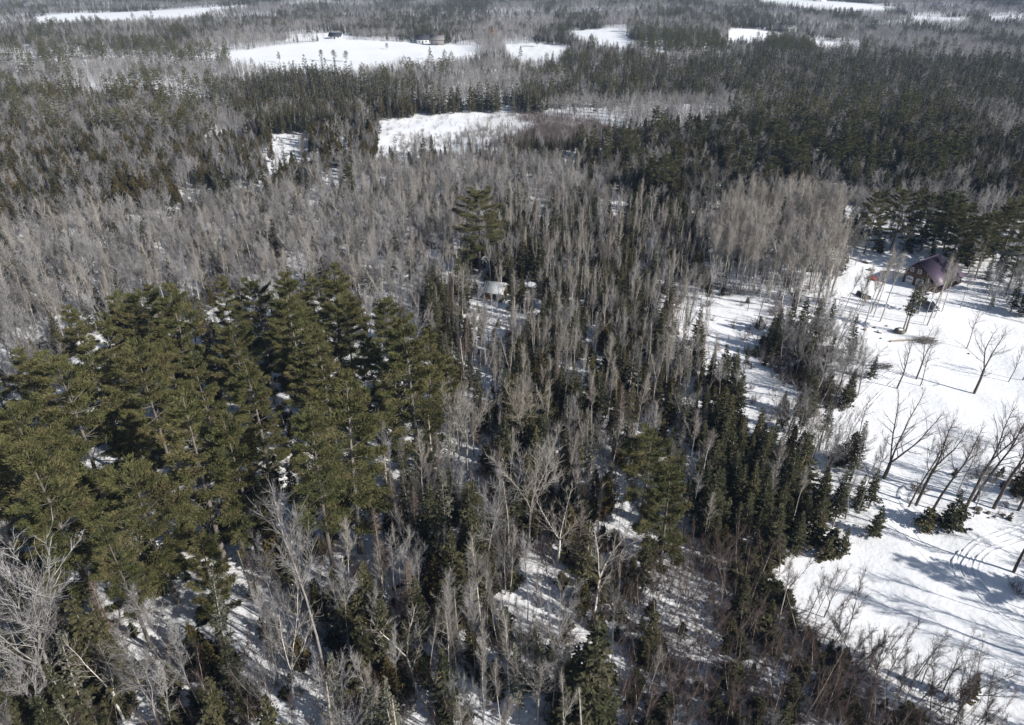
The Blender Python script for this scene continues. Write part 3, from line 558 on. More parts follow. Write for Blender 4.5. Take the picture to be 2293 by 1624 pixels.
OPENF = {'big': extra_form('H', 15, wood(444, 15, .27, 3, .20, .40, nbr=11, brlen=.34, tw=330, fine=700, brang=(.6, 1.1), brup=.13, tr=(.013, .007), sides=8, crook=.06), 'lawnbark', 'lawntwig'),
         'open1': extra_form('H', 11, wood(445, 11, .15, 2, .38, .40, nbr=9, brlen=.42, tw=170, fine=330, brang=(.7, 1.2), brup=.16, tr=(.011, .006), crook=.06), 'lawnbark', 'lawntwig'),
         'open2': extra_form('H', 10, wood(446, 10, .11, 1, clear=.38, nbr=15, brlen=.27, tw=170, fine=320, brang=(.8, 1.25), brup=.2, tr=(.011, .006), crook=.05), 'lawnbark', 'lawntwig'),
         'open3': extra_form('H', 10, wood(447, 10, .12, 1, clear=.3, nbr=13, brlen=.32, tw=150, fine=300, brang=(.7, 1.15), brup=.22, tr=(.011, .006), crook=.07), 'lawnbark', 'lawntwig'),
         'clump': extra_form('H', 13, wood(448, 13, .13, 1, clear=.42, nbr=15, brlen=.24, tw=220, fine=480, brang=(.5, .95), brup=.18, tr=(.012, .006), crook=.05), 'lawnbark', 'lawntwig'),
         'clump2': extra_form('H', 13, wood(449, 13, .15, 2, .45, .3, nbr=10, brlen=.36, tw=230, fine=480, brang=(.5, .95), brup=.16, tr=(.012, .006), crook=.05), 'lawnbark', 'lawntwig')}
M['palelimb'] = veg('pale_limbs', (.31, .285, .255), (.36, .335, .30), None, 1.2)
M['goldlimb'] = veg('golden_grey_limbs', (.33, .295, .235), (.37, .33, .27), None, 1.2)
M['whitebark'] = veg('white_birch_bark', (.62, .58, .53), (.70, .67, .62), (.42, .37, .32), 1.6)
OPENF.update({'round': extra_form('H', 15, wood(460, 15, .14, 7, .42, .75, nbr=13, brlen=.36, tw=900, fine=1900, brang=(.5, 1.0), brup=.10, tr=(.017, .009)), 'palelimb', 'palelimb'),
              'gold': extra_form('H', 14, wood(461, 14, .11, 5, .46, .50, nbr=12, brlen=.38, tw=700, fine=1400, brang=(.5, 1.0), brup=.12, tr=(.017, .009), crook=.07), 'goldlimb', 'goldlimb'),
              'fan': extra_form('H', 12, wood(462, 12, .10, 5, .42, .45, nbr=11, brlen=.30, tw=520, fine=900, brang=(.35, .7), brup=.12, tr=(.016, .009)), 'palelimb', 'palelimb'),
              'white': extra_form('B', 15, wood(463, 15, .17, 3, .34, .40, nbr=12, brlen=.32, tw=330, fine=600, brang=(.5, .95), brup=.14, tr=(.018, .009), crook=.06), 'whitebark', 'palelimb'),
              'crooked': extra_form('B', 11, wood(464, 11, .12, 2, .45, .5, nbr=9, brlen=.36, tw=200, fine=300, brang=(.6, 1.1), brup=.14, tr=(.018, .009), crook=.11), 'whitebark', 'palelimb'),
              'gnarl': extra_form('B', 10, wood(465, 10, .16, 5, .38, .9, nbr=9, brlen=.42, tw=260, fine=380, brang=(.7, 1.2), brup=.05, tr=(.02, .01), crook=.12), 'whitebark', 'palelimb')})
FREE = []      # (x, y, radius) kept clear of scattered trees
for kd, bx, by, ty, lab, fm, ln in MARK:
    x, y = at(bx, by); h = height_to(x, y, ty)
    put(kd, x, y, h, 'mark', lab, OPENF[fm] if isinstance(fm, str) else fm, RNG.uniform(0, 6.28) if ln == 0 else 0., ln*.9, 0.)
    FREE.append((x, y, {'P': 3.2, 'H': 1.6}.get(kd, 1.1)))
    if fm in ('round', 'gold', 'fan', 'white', 'crooked', 'gnarl') or (kd == 'P' and fm == 5):      # standing clear of their neighbours
        q = math.hypot(x, y); FREE += [(x-x/q*e, y-y/q*e, 1.9) for e in (2, 4.5, 7)]
GROVE = [(160, 685), (217, 695), (252, 672), (300, 655), (330, 628), (373, 630), (500, 618), (563, 632), (627, 610), (687, 606), (732, 598), (513, 732), (652, 655), (550, 802), (430, 775), (300, 768), (357, 738), (187, 748), (53, 788), (113, 798), (283, 918), (500, 918), (67, 985), (300, 1052), (712, 722), (667, 760), (752, 850), (774, 668), (858, 664), (911, 702), (950, 740), (15, 905), (-20, 830), (400, 870), (830, 760), (-15, 985), (690, 920)]
for k, (tx, ty) in enumerate(GROVE):
    h = (20.5, 23, 18, 21.5, 19, 23.5, 17.5)[k % 7]; x, y = at(tx, ty, h); put('P', x, y, h, 'in the pine grove', '', (0, 1, 2, 5, 3, 4, 0, 5)[k % 8]); FREE.append((x, y, 3.4))
FREE += [(-3.9, 131-e, 2.6) for e in (1, 4)]
FREE += [(88.5, 141, 6.5), (92, 145, 5.5), (95, 141, 4), (-4, 134.5, 4.2), (3.5, 136, 3.2), (82.2, 127.6, 3.5), (71.7, 132.5, 2.5), (77.5, 142, 2.5), (33, 152, 1.5)]

def scatter_cells(y0, y1, cell, kinds, seed, xpad, trim):
    rg = np.random.default_rng(seed)
    hx = y1*.78+xpad; xs = np.arange(-hx, hx, cell); ys = np.arange(y0, y1, cell)
    A, B = np.meshgrid(xs, ys); x = (A+rg.uniform(0, cell, A.shape)*.96).ravel(); y = (B+rg.uniform(0, cell, A.shape)*.96).ravel()
    k = (x > -(y*.78+xpad)) & (x < y*.78+xpad+14); x, y = x[k], y[k]
    op = np.zeros(len(x), bool)
    for P in OPEN: op |= inside(P, x, y)
    zone = np.full(len(x), -1)
    for i in range(len(ZONES)-1, -1, -1): zone[inside(ZONES[i][1], x, y)] = i
    blocked = op & ~np.isin(zone, [i for i, z in enumerate(ZONES) if z[0] in ('on the island of brush', 'in the clump beside the lawn', 'by the turning track')])
    for fx, fy, r in FREE: blocked |= (x-fx)**2+(y-fy)**2 < (r if cell > 1.3 else r*.6)**2
    sw = inside(SWAMP, x, y); roll = rg.random(len(x)); area = cell*cell
    d = np.hypot(x, y)
    n1 = wob(x, y, 95, 5); n2 = wob(x, y, 60, 6); n3 = wob(x, y, 240, 7)
    con = np.clip(.50+.7*n1+.45*n3, 0, 1)
    dd = {'H': .10*(1-.8*con), 'S': .075*con*np.clip(.6+.5*n2, .1, 1), 'C': .065*con*np.clip(.6-.5*n2, .1, 1), 'P': (d > 330)*.008*np.clip(n2*1.2-.1, 0, 1)*(.4+con), 'B': .012*(1-con), 'U': .03*(d < 260), 'Y': .01*(d < 220)}
    cum = np.zeros(len(x)); out = []
    clump = np.clip(1+.8*wob(x, y, 17, 8)+.5*wob(x, y, 7, 3), .08, 2.6)
    for kd in kinds:
        p = np.where(zone < 0, dd.get(kd, np.zeros(len(x))), 0)
        for i, z in enumerate(ZONES):
            p = np.where(zone == i, z[2].get(kd, 0), p)
        if kd in 'SCYU': p = p*clump
        if kd in 'HBG': p = p*(1.25-.25*clump)
        if sw.any(): p = np.where(sw, {'U': .40, 'G': .52, 'H': .006, 'C': .004}.get(kd, 0), p)
        if kd == 'U': p = np.where(op & (y > 200) & (y < 330), .055, p)
        p = np.where(blocked & ~((kd == 'U') & op & (y > 200) & (y < 330)), 0, p)*area*trim
        hit = (roll >= cum) & (roll < cum+p); cum = cum+p
        for j in np.nonzero(hit)[0]:
            a, b = HEIGHT[kd]; h = (a+(b-a)*rg.beta(1.4, 1.6))*(1.15 if kd in 'SC' and y0 > 300 else .92 if kd in 'HBP' and y0 > 300 else 1)
            if kd == 'P' and zone[j] >= 0 and ZONES[zone[j]][0] == 'in the pine grove': h = rg.uniform(15, 20)
            if sw[j]: h = rg.uniform(1.8, 3.8) if kd in 'UG' else h*.6
            if zone[j] >= 0 and kd in 'HBLSKD': h *= ZH.get(ZONES[zone[j]][0], 1)
            if zone[j] >= 0 and kd in 'SC' and ZONES[zone[j]][0] in ('in the rusty cedar patch', 'beyond the rusty cedars', 'in the dark conifer belt', 'behind the swamp opening', 'in the far pine stand', 'at the swamp opening', 'in the upper conifer woods'): h *= 1.3
            ln = {'G': .22, 'B': .05, 'H': .04}.get(kd, .02)
            put(kd, x[j], y[j], h, ZONES[zone[j]][0] if zone[j] >= 0 else ('at the swamp opening' if sw[j] else 'in the mixed forest'), '', -1, None, rg.normal(0, ln), rg.normal(0, ln))
scatter_cells(22, 330, 1.6, 'PSCHBLDK', 11, 24, 1)
scatter_cells(22, 330, .78, 'GYU', 12, 14, 1)
scatter_cells(330, 800, 2.9, 'PSCHBL', 13, 30, 1)
scatter_cells(800, 2100, 4.4, 'PSCHB', 14, 30, .8)
# saplings bowed out over the snow along the thicket edge
rg = np.random.default_rng(22)
for k in range(24):
    t = rg.random(); a = at(1760+t*470, 1290+t*330+rg.uniform(0, 45)+70*math.sin(t*3.1)); put('G', a[0], a[1], rg.uniform(4.5, 8), 'in the sapling thicket', '', -1, rg.normal(0, .4), rg.uniform(.05, .42), rg.normal(0, .1))
# trees past the right picture edge whose long shadows stripe the snow
rg = np.random.default_rng(21)
for _ in range(26):
    y = rg.uniform(8, 68); x = y*.626+21.3+rg.uniform(2, 20)
    put('HBH'[_ % 3], x, y, rg.uniform(9, 14), 'past the clearing', '', (8, 1, 6)[_ % 3], None, 0, 0)
for _ in range(3):
    y = rg.uniform(20, 60); x = y*.626+21.3+rg.uniform(10, 26)
    put('P' if _ % 2 else 'S', x, y, rg.uniform(10, 17), 'past the clearing')
for k in T: T[k] = np.array(T[k])
NT = len(T['x']); TX, TY, TH = T['x'], T['y'], T['h']; TZ = ground_z(TX, TY)
DIST = np.hypot(TX, TY)

# ---------------------------------------------------------------- which trees stand as single things: those that show largest
OPAC = dict(P=.9, S=.75, C=.8, H=.28, B=.25, G=.12, L=.3, D=.15, K=.4, U=.2, Y=.7)
WID = dict(P=.34, S=.26, C=.34, H=.5, B=.34, G=.3, L=.24, D=.15, K=.2, U=.9, Y=.5)
bxp, byp, bz = proj(TX, TY, TZ); txp, typ, tz = proj(TX+T['lx']*TH, TY, TZ+TH)
show = np.zeros(NT); cov = np.zeros((1624//6+2, 2293//6+2)); order = np.argsort(DIST)
CXV = (bxp+txp)/2; CYV = byp*.4+typ*.6
for j in order:
    if DIST[j] > 430: break
    kd = T['kind'][j]; half = WID[kd]*TH[j]*F/bz[j]/2; k0, k1 = typ[j], byp[j]
    xa, xb = int(max(0, (CXV[j]-half)/6)), int(min(cov.shape[1], (CXV[j]+half)/6+1)); ya, yb = int(max(0, k0/6)), int(min(cov.shape[0], k1/6+1))
    if xa >= xb or ya >= yb: continue
    s = 1-cov[ya:yb, xa:xb]; show[j] = s.mean()*(xb-xa)*(yb-ya)
    ye = ya+max(1, int((yb-ya)*.8)); cov[ya:ye, xa:xb] = 1-(1-cov[ya:ye, xa:xb])*(1-OPAC[kd]*.8)
single = np.zeros(NT, bool)
for kd in FORMS:
    idx = np.nonzero((T['kind'] == kd) & (show > 1.2))[0]; idx = idx[np.argsort(-(show[idx]+1e6*(T['zone'][idx] == 'mark')))]
    single[idx[:300]] = True
single |= T['zone'] == 'mark'
NOUN = {'P': 'green pine', 'S': 'dark spruce', 'C': 'olive cedar', 'H': 'bare grey tree', 'B': 'pale birch', 'G': 'brown sapling', 'L': 'reddish larch', 'D': 'dead snag', 'K': 'grey lichened spruce', 'U': 'twiggy shrub', 'Y': 'young fir'}
GROUPS = {'P': 'pines of the grove and stands', 'S': 'spruces in the woods', 'C': 'cedars in the woods', 'H': 'bare hardwood trees', 'B': 'pale birches and aspens', 'G': 'saplings of the thicket', 'L': 'bare larches', 'D': 'dead snags', 'K': 'lichened spruces', 'U': 'bare shrubs on the snow', 'Y': 'young firs on the snow'}
CATS = {'U': 'shrub', 'G': 'sapling', 'D': 'snag'}
ANCHOR = [(1068, 500, 'the lone tall pine'), (1105, 650, 'the cabin roof'), (785, 410, 'the single dark pine'), (1400, 1050, 'the sunlit billowing pine'), (872, 880, 'the white forked birch'), (1046, 950, 'the round-crowned tree'), (1140, 910, 'the golden twiggy tree'), (1010, 860, 'the layered pine'),
          (300, 1270, 'the lowest brownish pine'), (480, 1280, 'the small full pine'), (492, 1150, 'the fan-shaped silvery tree'), (85, 1370, 'the tall forked foreground tree'), (252, 1380, 'the lower reddish larch'), (1292, 1500, 'the large bottom spruce'), (1203, 1540, 'the silvery bushy tree'), (930, 1480, 'the crooked white birch'),
          (642, 1450, 'the tall slim birch'), (1345, 1300, 'the bent arching birch'), (1247, 1190, 'the gnarled whitish tree'), (2010, 960, 'the big clearing tree'), (2120, 1140, 'the dark bushy fir'), (2080, 600, 'the purple roof'), (1955, 640, 'the tall double birch'), (1830, 810, 'the twiggy island tree'), (1557, 735, 'the small pointed spruce'),
          (1775, 715, 'the two island spruces'), (2010, 1460, 'the leaning snow-edge saplings'), (1875, 1210, 'the low snow-tip fir'), (1750, 490, 'the aspen stand'), (2060, 490, 'the pines behind the house'), (2240, 520, 'the wide edge pine'), (960, 300, 'the swamp opening'), (0, 900, 'the left picture edge'), (20, 1620, 'the lower left corner'), (1600, 1620, 'the bottom of the thicket'),
          (2280, 1600, 'the lower right corner'), (330, 640, 'the back of the grove'), (20, 560, 'the upper left grey woods'), (300, 420, 'the rusty cedar patch'), (2280, 650, 'the right picture edge'), (1500, 1180, 'the foot of the spruce edge'), (1085, 1200, 'the tall grey trunk'), (610, 1250, 'the orange cedar'), (900, 1180, 'the pinkish larches'), (1330, 745, 'the right-leaning fan tree'), (700, 520, 'the grey slope'), (1700, 950, 'the top of the spruce edge'), (640, 850, 'the heart of the grove'), (2230, 1120, 'the boulders'), (1900, 270, 'the far pine stand'), (1720, 300, 'the near end of the far pines'), (2060, 260, 'the right end of the far pines'), (150, 90, 'the far pine belt'), (250, 150, 'the far pine clumps'), (1500, 340, 'the dark conifer belt'), (1250, 230, 'the grey pole trees'), (2200, 360, 'the upper right forest'), (1450, 560, 'the central birches'), (1650, 620, 'the foot of the aspen stand'), (120, 760, 'the corner of the grove')]
ORD = 'nearest second third fourth fifth sixth seventh eighth ninth tenth eleventh twelfth thirteenth fourteenth fifteenth sixteenth seventeenth eighteenth nineteenth twentieth'.split()+['twenty-'+w for w in 'first second third fourth fifth sixth seventh eighth ninth'.split()]
DIRS = ['right of', 'above and right of', 'above', 'above and left of', 'left of', 'below and left of', 'below', 'below and right of']
AX = np.array([a[0] for a in ANCHOR]); AY = np.array([a[1] for a in ANCHOR]); slot = {}
for j in np.nonzero(single & (T['zone'] != 'mark'))[0]:
    kd = str(T['kind'][j]); q = np.hypot(AX-CXV[j], (AY-CYV[j])*1.2); a = int(q.argmin()); lo, hi = HEIGHT[kd]; rel = (TH[j]-lo)/(hi-lo)
    an = math.atan2(-(CYV[j]-AY[a]), CXV[j]-AX[a]); slot.setdefault((('tall ', '', 'short ')[0 if rel > .62 else 2 if rel < .36 else 1]+NOUN[kd], a, int(round(an/(math.pi/4))) % 8), []).append((q[a], j))
LABEL = {}
for (lk, a, dr), v in slot.items():
    for k, (_, j) in enumerate(sorted(v)):
        LABEL[j] = (f'{ORD[min(k, 28)]} ' if len(v) > 1 else '')+f'{lk} {DIRS[dr]} {ANCHOR[a][2]}'
def pick_form(kd, j):
    f = T['form'][j]; K = FORMS[kd]
    if f >= 0: return int(f)
    h = int(abs(TX[j]*131+TY[j]*71)*10)
    if kd == 'H' and T['zone'][j] in ('in the snowy lower woods', 'in the open left foreground', 'in the central mixed woods') and h % 10 < 7: return (2, 3, 5, 6, 8)[h//10 % 5]
    if DIST[j] < 300 or not K['far']: return h % K['near']
    return K['near']+h % K['far']
SPREAD = np.random.default_rng(31).uniform(.82, 1.22, NT)
SPREAD[np.isin(T['kind'], ['S', 'C', 'Y'])] *= 1.28
SPREAD[(T['kind'] == 'P') & (T['zone'] == 'in the pine grove')] *= .9
SPREAD[np.isin(T['zone'], ['in the snowy lower woods', 'in the central mixed woods']) & np.isin(T['kind'], ['H', 'B']) & (T['zone'] != 'mark')] *= .70
stuff = {k: [] for k in FORMS}
cnt = 0
for j in range(NT):
    kd = str(T['kind'][j])
    if not single[j]: stuff[kd].append(j); continue
    K = FORMS[kd]; fm = K['forms'][pick_form(kd, j)]; s = TH[j]/fm['h']; sp = s*SPREAD[j]
    loc = (TX[j], TY[j], TZ[j]); rot = (-T['ly'][j], T['lx'][j], T['yaw'][j]) if T['zone'][j] != 'mark' else (0, T['lx'][j]*.6, T['yaw'][j])
    whole = show[j] < 9 and 'whole' in fm
    o = link(K['name'], fm['whole'] if whole else None, None, loc, rot); o.scale = (sp, sp, s)
    if not whole: link('trunk', fm['trunk'], o); link('crown', fm['crown'], o)
    tag(o, str(T['label'][j]) or LABEL[j], CATS.get(kd, 'tree'), GROUPS[kd]); cnt += 1

# ---------------------------------------------------------------- the rest of each kind: one mass each, instanced on points
def mass(name, label, cat, kd, ids):
    if not ids: return
    K = FORMS[kd]; coll = bpy.data.collections.new(name+'_forms'); nf = K['near']+K['far']
    for i in range(nf):
        o = bpy.data.objects.new(f'{name}_form_{i:02d}', K['forms'][i]['whole']); coll.objects.link(o)
    ids = np.array(ids); me = bpy.data.meshes.new(name); me.from_pydata(np.stack([TX[ids], TY[ids], TZ[ids]], 1).tolist(), [], [])
    fi = np.array([min(pick_form(kd, j), nf-1) for j in ids]); hs = np.array([K['forms'][i]['h'] for i in fi]); s = TH[ids]/hs
    a = me.attributes.new('rot', 'FLOAT_VECTOR', 'POINT'); a.data.foreach_set('vector', np.stack([-T['ly'][ids], T['lx'][ids], T['yaw'][ids]], 1).astype(np.float32).ravel())
    a = me.attributes.new('size', 'FLOAT_VECTOR', 'POINT'); a.data.foreach_set('vector', np.stack([s*SPREAD[ids], s*SPREAD[ids], s], 1).astype(np.float32).ravel())
    a = me.attributes.new('form', 'INT', 'POINT'); a.data.foreach_set('value', fi.astype(np.int32))
    o = link(name, me); g = bpy.data.node_groups.new(name, 'GeometryNodeTree')
    g.interface.new_socket('Geometry', in_out='INPUT', socket_type='NodeSocketGeometry'); g.interface.new_socket('Geometry', in_out='OUTPUT', socket_type='NodeSocketGeometry')
    gi = g.nodes.new('NodeGroupInput'); go = g.nodes.new('NodeGroupOutput'); ip = g.nodes.new('GeometryNodeInstanceOnPoints'); ci = g.nodes.new('GeometryNodeCollectionInfo')
    ci.inputs[0].default_value = coll; ci.inputs[1].default_value = True; ci.inputs[2].default_value = True
    def attr(n, t):
        q = g.nodes.new('GeometryNodeInputNamedAttribute'); q.data_type = t; q.inputs[0].default_value = n; return q.outputs[0]
    L = g.links.new; L(gi.outputs[0], ip.inputs['Points']); L(ci.outputs[0], ip.inputs['Instance']); ip.inputs['Pick Instance'].default_value = True
    L(attr('form', 'INT'), ip.inputs['Instance Index']); L(attr('rot', 'FLOAT_VECTOR'), ip.inputs['Rotation']); L(attr('size', 'FLOAT_VECTOR'), ip.inputs['Scale']); L(ip.outputs[0], go.inputs[0])
    md = o.modifiers.new('trees', 'NODES'); md.node_group = g
    tag(o, label, cat, None, 'stuff')
mass('pine_forest', 'distant dark pines massed in belts and clumps to the far fields', 'forest', 'P', stuff['P'])
mass('spruce_forest', 'dark pointed spruces massed through the middle and far forest', 'forest', 'S', stuff['S'])
mass('cedar_forest', 'brownish cedars massed through the middle and far forest', 'forest', 'C', stuff['C'])
mass('hardwood_forest', 'grey leafless hardwoods filling the forest to the far distance', 'forest', 'H', stuff['H'])
mass('birch_forest', 'pale slim birches and aspens mixed through the forest', 'forest', 'B', stuff['B'])
mass('larch_forest', 'reddish bare larches scattered in the woods', 'forest', 'L', stuff['L'])
mass('sapling_undergrowth', 'brown birch saplings crowding the lower right thicket', 'undergrowth', 'G', stuff['G'])
mass('shrub_undergrowth', 'low bare brush on the snow under the trees', 'undergrowth', 'U', stuff['U'])
mass('fir_undergrowth', 'small young firs on the snow under the trees', 'undergrowth', 'Y', stuff['Y'])
mass('snag_forest', 'pale dead trunks scattered in the woods', 'forest', 'D', stuff['D'])
mass('lichen_spruce_forest', 'grey lichened spruces scattered in the woods', 'forest', 'K', stuff['K'])
print('TREES', NT, {k: (int((single & (T['kind'] == k)).sum()), len(stuff[k])) for k in FORMS})

# ---------------------------------------------------------------- buildings
M['siding'] = flat('brown_board_siding', (.085, .045, .032), .8, .35, 2, 0, (14, 14, .6))
M['purple'] = flat('purple_metal_roof', (.125, .092, .135), .42, .12, 1.2, .15, (9, .3, 1))
M['trim'] = flat('dark_trim', (.05, .03, .028), .7)
M['white'] = flat('white_paint', (.74, .75, .76), .5, .06)
M['glass'] = flat('dark_window_glass', (.03, .035, .045), .08, .05)
M['greyroof'] = flat('grey_metal_roof', (.52, .55, .57), .6, .12, 1.2, 0, (8, .4, 1))
M['logwall'] = flat('brown_log_wall', (.13, .085, .05), .8, .35, 2, 0, (.6, .6, 9))
M['post'] = flat('orange_raw_post', (.36, .21, .10), .7)
M['barn'] = flat('weathered_barn_boards', (.20, .19, .18), .85, .25)
M['shingle'] = flat('dark_shingle_roof', (.045, .047, .055), .85, .2)
M['orange'] = flat('orange_roof', (.50, .17, .08), .7)
M['tan'] = flat('tan_walls', (.50, .42, .33), .75)
M['log'] = flat('bare_log', (.30, .25, .20), .85, .35, 3)
M['logdark'] = flat('dark_wet_log', (.05, .042, .035), .85, .35, 3)
M['split'] = flat('split_firewood', (.36, .20, .10), .85, .4, 6)
M['red'] = flat('red_machine_paint', (.45, .02, .025), .4, .1)
M['black'] = flat('black_rubber_and_steel', (.018, .018, .02), .6, .1)
M['carpaint'] = flat('grey_blue_car_paint', (.11, .125, .16), .25, .05, 3, .5)
M['chrome'] = flat('bright_metal', (.55, .56, .58), .25, .05, 3, .9)
M['pallet'] = flat('grey_slats', (.17, .175, .19), .85, .2)
M['deck'] = flat('dark_deck_boards', (.10, .08, .065), .85, .3, 2, 0, (.5, 6, 1))

def gable_walls(name, mat, parent, w, d, e, p):
    g = Geo(); g.prism([(0, -.4), (w, -.4), (w, e), (w/2, p), (0, e)], d); return g.obj(name, mat, parent)
def slab(g, a, b, y0, y1, th):
    """roof slab from eave point a to ridge point b (x, z), from y0 to y1"""
    (x0, z0), (x1, z1) = a, b
    g.hexa([(x0, y0, z0), (x1, y0, z1), (x1, y1, z1), (x0, y1, z0), (x0, y0, z0+th), (x1, y0, z1+th), (x1, y1, z1+th), (x0, y1, z0+th)])
def window(parent, x, z, w, h, y, bars=True, panes=True):
    g = Geo(); t = .07
    for lo, hi in (((x-w/2-t, y-.05, z-t), (x+w/2+t, y, z)), ((x-w/2-t, y-.05, z+h), (x+w/2+t, y, z+h+t)), ((x-w/2-t, y-.05, z), (x-w/2, y, z+h)), ((x+w/2, y-.05, z), (x+w/2+t, y, z+h))): g.box(lo, hi)
    if bars: g.box((x-.02, y-.045, z), (x+.02, y-.012, z+h)); g.box((x-w/2, y-.043, z+h/2-.02), (x+w/2, y-.014, z+h/2+.02))
    f = g.obj('window', M['white'], parent); g = Geo(); g.box((x-w/2, y-.012, z), (x+w/2, y+.01, z+h)); g.obj('pane', M['glass'], f)
    return f
def house_main():
    ax, ay = at(2642/1.3083, 828/1.3083); gz = float(ground_z(ax+4, ay)); rz = math.atan2(-.83, .56)
    h = tag(link('house', None, None, (ax, ay, gz), (0, 0, rz)), 'brown wooden house with purple metal roof and two arched garage doors', 'house'); h.empty_display_size = 1
    gw, e, p, L = 4.8, 2.85, 5.5, 6.8
    gable_walls('wall', M['siding'], h, gw, L, e, p-.02)
    g = Geo(); slab(g, (-.5, e-.42), (gw/2, p), -.45, L+.4, .1); slab(g, (gw/2+.002, p), (gw+2.7, 1.75), -.45, L+.4, .1); r = g.obj('roof', M['purple'], h)
    g = Geo(); g.box((gw/2-.12, -.47, p+.085), (gw/2+.12, L+.42, p+.15)); g.obj('ridge_cap', M['purple'], r)
    for k in range(17):      # standing seams of the metal sheets
        g = Geo(); y = -.4+k*.46; slab(g, (gw/2+.15, p-.02), (gw+2.65, 1.79), y, y+.035, .125); g.obj('roof_seam', M['purple'], r)
    g = Geo(); slab(g, (-.5, e-.48), (gw/2, p-.06), -.5, -.452, .16); slab(g, (gw/2+.002, p-.06), (gw+2.7, 1.69), -.5, -.452, .16); g.obj('rake_board', M['trim'], h)
    g = Geo(); slab(g, (gw/2+1.0, 4.0), (gw+2.9, 1.62), L+.41, L+3.6, .1); g.obj('lean_to_roof', M['purple'], h)
    for x in (1.35, 2.95): window(h, x, 3.05, .62, .8, -.002)
    for x0 in (.55, 2.75):
        n = 10; w = 1.55; hh = 1.65
        prof = [(x0, -.1), (x0+w, -.1), (x0+w, hh)]+[(x0+w/2+w/2*math.cos(math.pi*i/n), hh+.38*math.sin(math.pi*i/n)) for i in range(1, n)]+[(x0, hh)]
        g = Geo(); g.prism(prof, .06, 'xz', -.07); d = g.obj('garage_door', M['white'], h)
        for k in range(3):
            g = Geo(); g.box((x0+.18+k*.44, -.082, 1.18), (x0+.5+k*.44, -.071, 1.42)); g.obj('door_pane', M['glass'], d)
        for z in (.45, .95): g = Geo(); g.box((x0+.04, -.078, z), (x0+w-.04, -.0705, z+.03)); g.obj('door_joint', M['barn'], d)
    for y in (.2, 2.9, 5.6, 8.2, 10.0):
        g = Geo(); g.box((gw+2.15, y, -.4), (gw+2.29, y+.14, 1.98)); g.obj('porch_post', M['siding'], h)
    g = Geo(); g.box((gw+.01, .05, -.4), (gw+2.45, 10.2, .14)); g.obj('deck', M['deck'], h)
    g = Geo(); g.box((gw+2.46, .05, -.4), (gw+2.52, 10.2, .34)); g.obj('deck_skirt', M['siding'], h)
    wp = tag(link('firewood_stack', None, None, h.matrix_basis @ Vector((gw+.35, .5, .15)), (0, 0, rz)), 'reddish split firewood stacked under the purple porch roof', 'firewood')
    rg = np.random.default_rng(3); me = {}
    for k in range(4):
        g = Geo(); g.prism([(-.1, -.07), (.1, -.08), (.02+.03*k, .1)], .42); v, t = g.data(); me[k] = raw_mesh('split_log', v, t, [M['split'] if k % 2 else M['log']])
    for i in range(13):
        for j in range(6):
            o = link('split_log', me[(i*3+j) % 4], wp, (.1+(j % 2)*.03, i*.24+(j % 2)*.1, .1+j*.17), (rg.normal(0, .1), rg.uniform(0, 6.28), -math.pi/2+rg.normal(0, .12)))
    return h
house_main()
def cabin():
    x0, y0 = at(1418/1.3083, 872/1.3083); x1, y1 = at(1471/1.3083, 879/1.3083); rz = math.atan2(y1-y0, x1-x0); L = math.hypot(x1-x0, y1-y0); gz = float(ground_z(x0, y0))
    c = tag(link('cabin', None, None, (x0, y0, gz), (0, 0, rz)), 'small brown cabin with pale grey roof among the central trees', 'cabin')
    d, e, p = 4.0, 1.85, 3.0
    g = Geo(); g.prism([(0, -.4), (d, -.4), (d, e), (d/2, p), (0, e)], L, 'yz', 0); g.obj('wall', M['logwall'], c)
    g = Geo()
    for a, b in (((-.45, e-.28), (d/2, p+.02)), ((d/2+.002, p+.02), (d+.45, e-.28))):
        (ya, za), (yb, zb) = a, b
        g.hexa([(-.3, ya, za), (L+.3, ya, za), (L+.3, yb, zb), (-.3, yb, zb), (-.3, ya, za+.09), (L+.3, ya, za+.09), (L+.3, yb, zb+.09), (-.3, yb, zb+.09)])
    r = g.obj('roof', M['greyroof'], c); g = Geo(); g.box((-.32, d/2-.1, p+.1), (L+.32, d/2+.1, p+.16)); g.obj('ridge_cap', M['greyroof'], r)
    for k in range(9): g = Geo(); x = -.2+k*(L+.4)/8.6; g.hexa([(x, -.44, e-.185), (x+.03, -.44, e-.185), (x+.03, d/2-.1, p+.105), (x, d/2-.1, p+.105), (x, -.44, e-.15), (x+.03, -.44, e-.15), (x+.03, d/2-.1, p+.14), (x, d/2-.1, p+.14)]); g.obj('roof_seam', M['greyroof'], r)
    for x in (.15, L-.25): g = Geo(); g.box((x, -.34, -.4), (x+.12, -.22, e-.16)); g.obj('porch_post', M['post'], c)
    g = Geo(); g.box((L*.42, -.04, -.1), (L*.42+.75, -.002, 1.6)); g.obj('door', M['deck'], c); window(c, L*.2, .75, .6, .6, -.002)
    for k in range(8): g = Geo(); z = .05+k*.22; g.tubes([(-.02, -.012, z)], [(L+.02, -.012, z)], .07, .07, 6); g.obj('wall_log', M['logwall'], c)
cabin()
x0, y0 = at(1520/1.3083, 852/1.3083); sh = tag(link('shed', None, None, (x0, y0, float(ground_z(x0, y0))), (0, 0, -.15)), 'low shed under a snow-covered roof right of the cabin', 'shed')
g = Geo(); g.prism([(0, -.4), (2.6, -.4), (2.6, 1.5), (0, 1.05)], 4.2, 'yz', 0); g.obj('wall', M['barn'], sh)
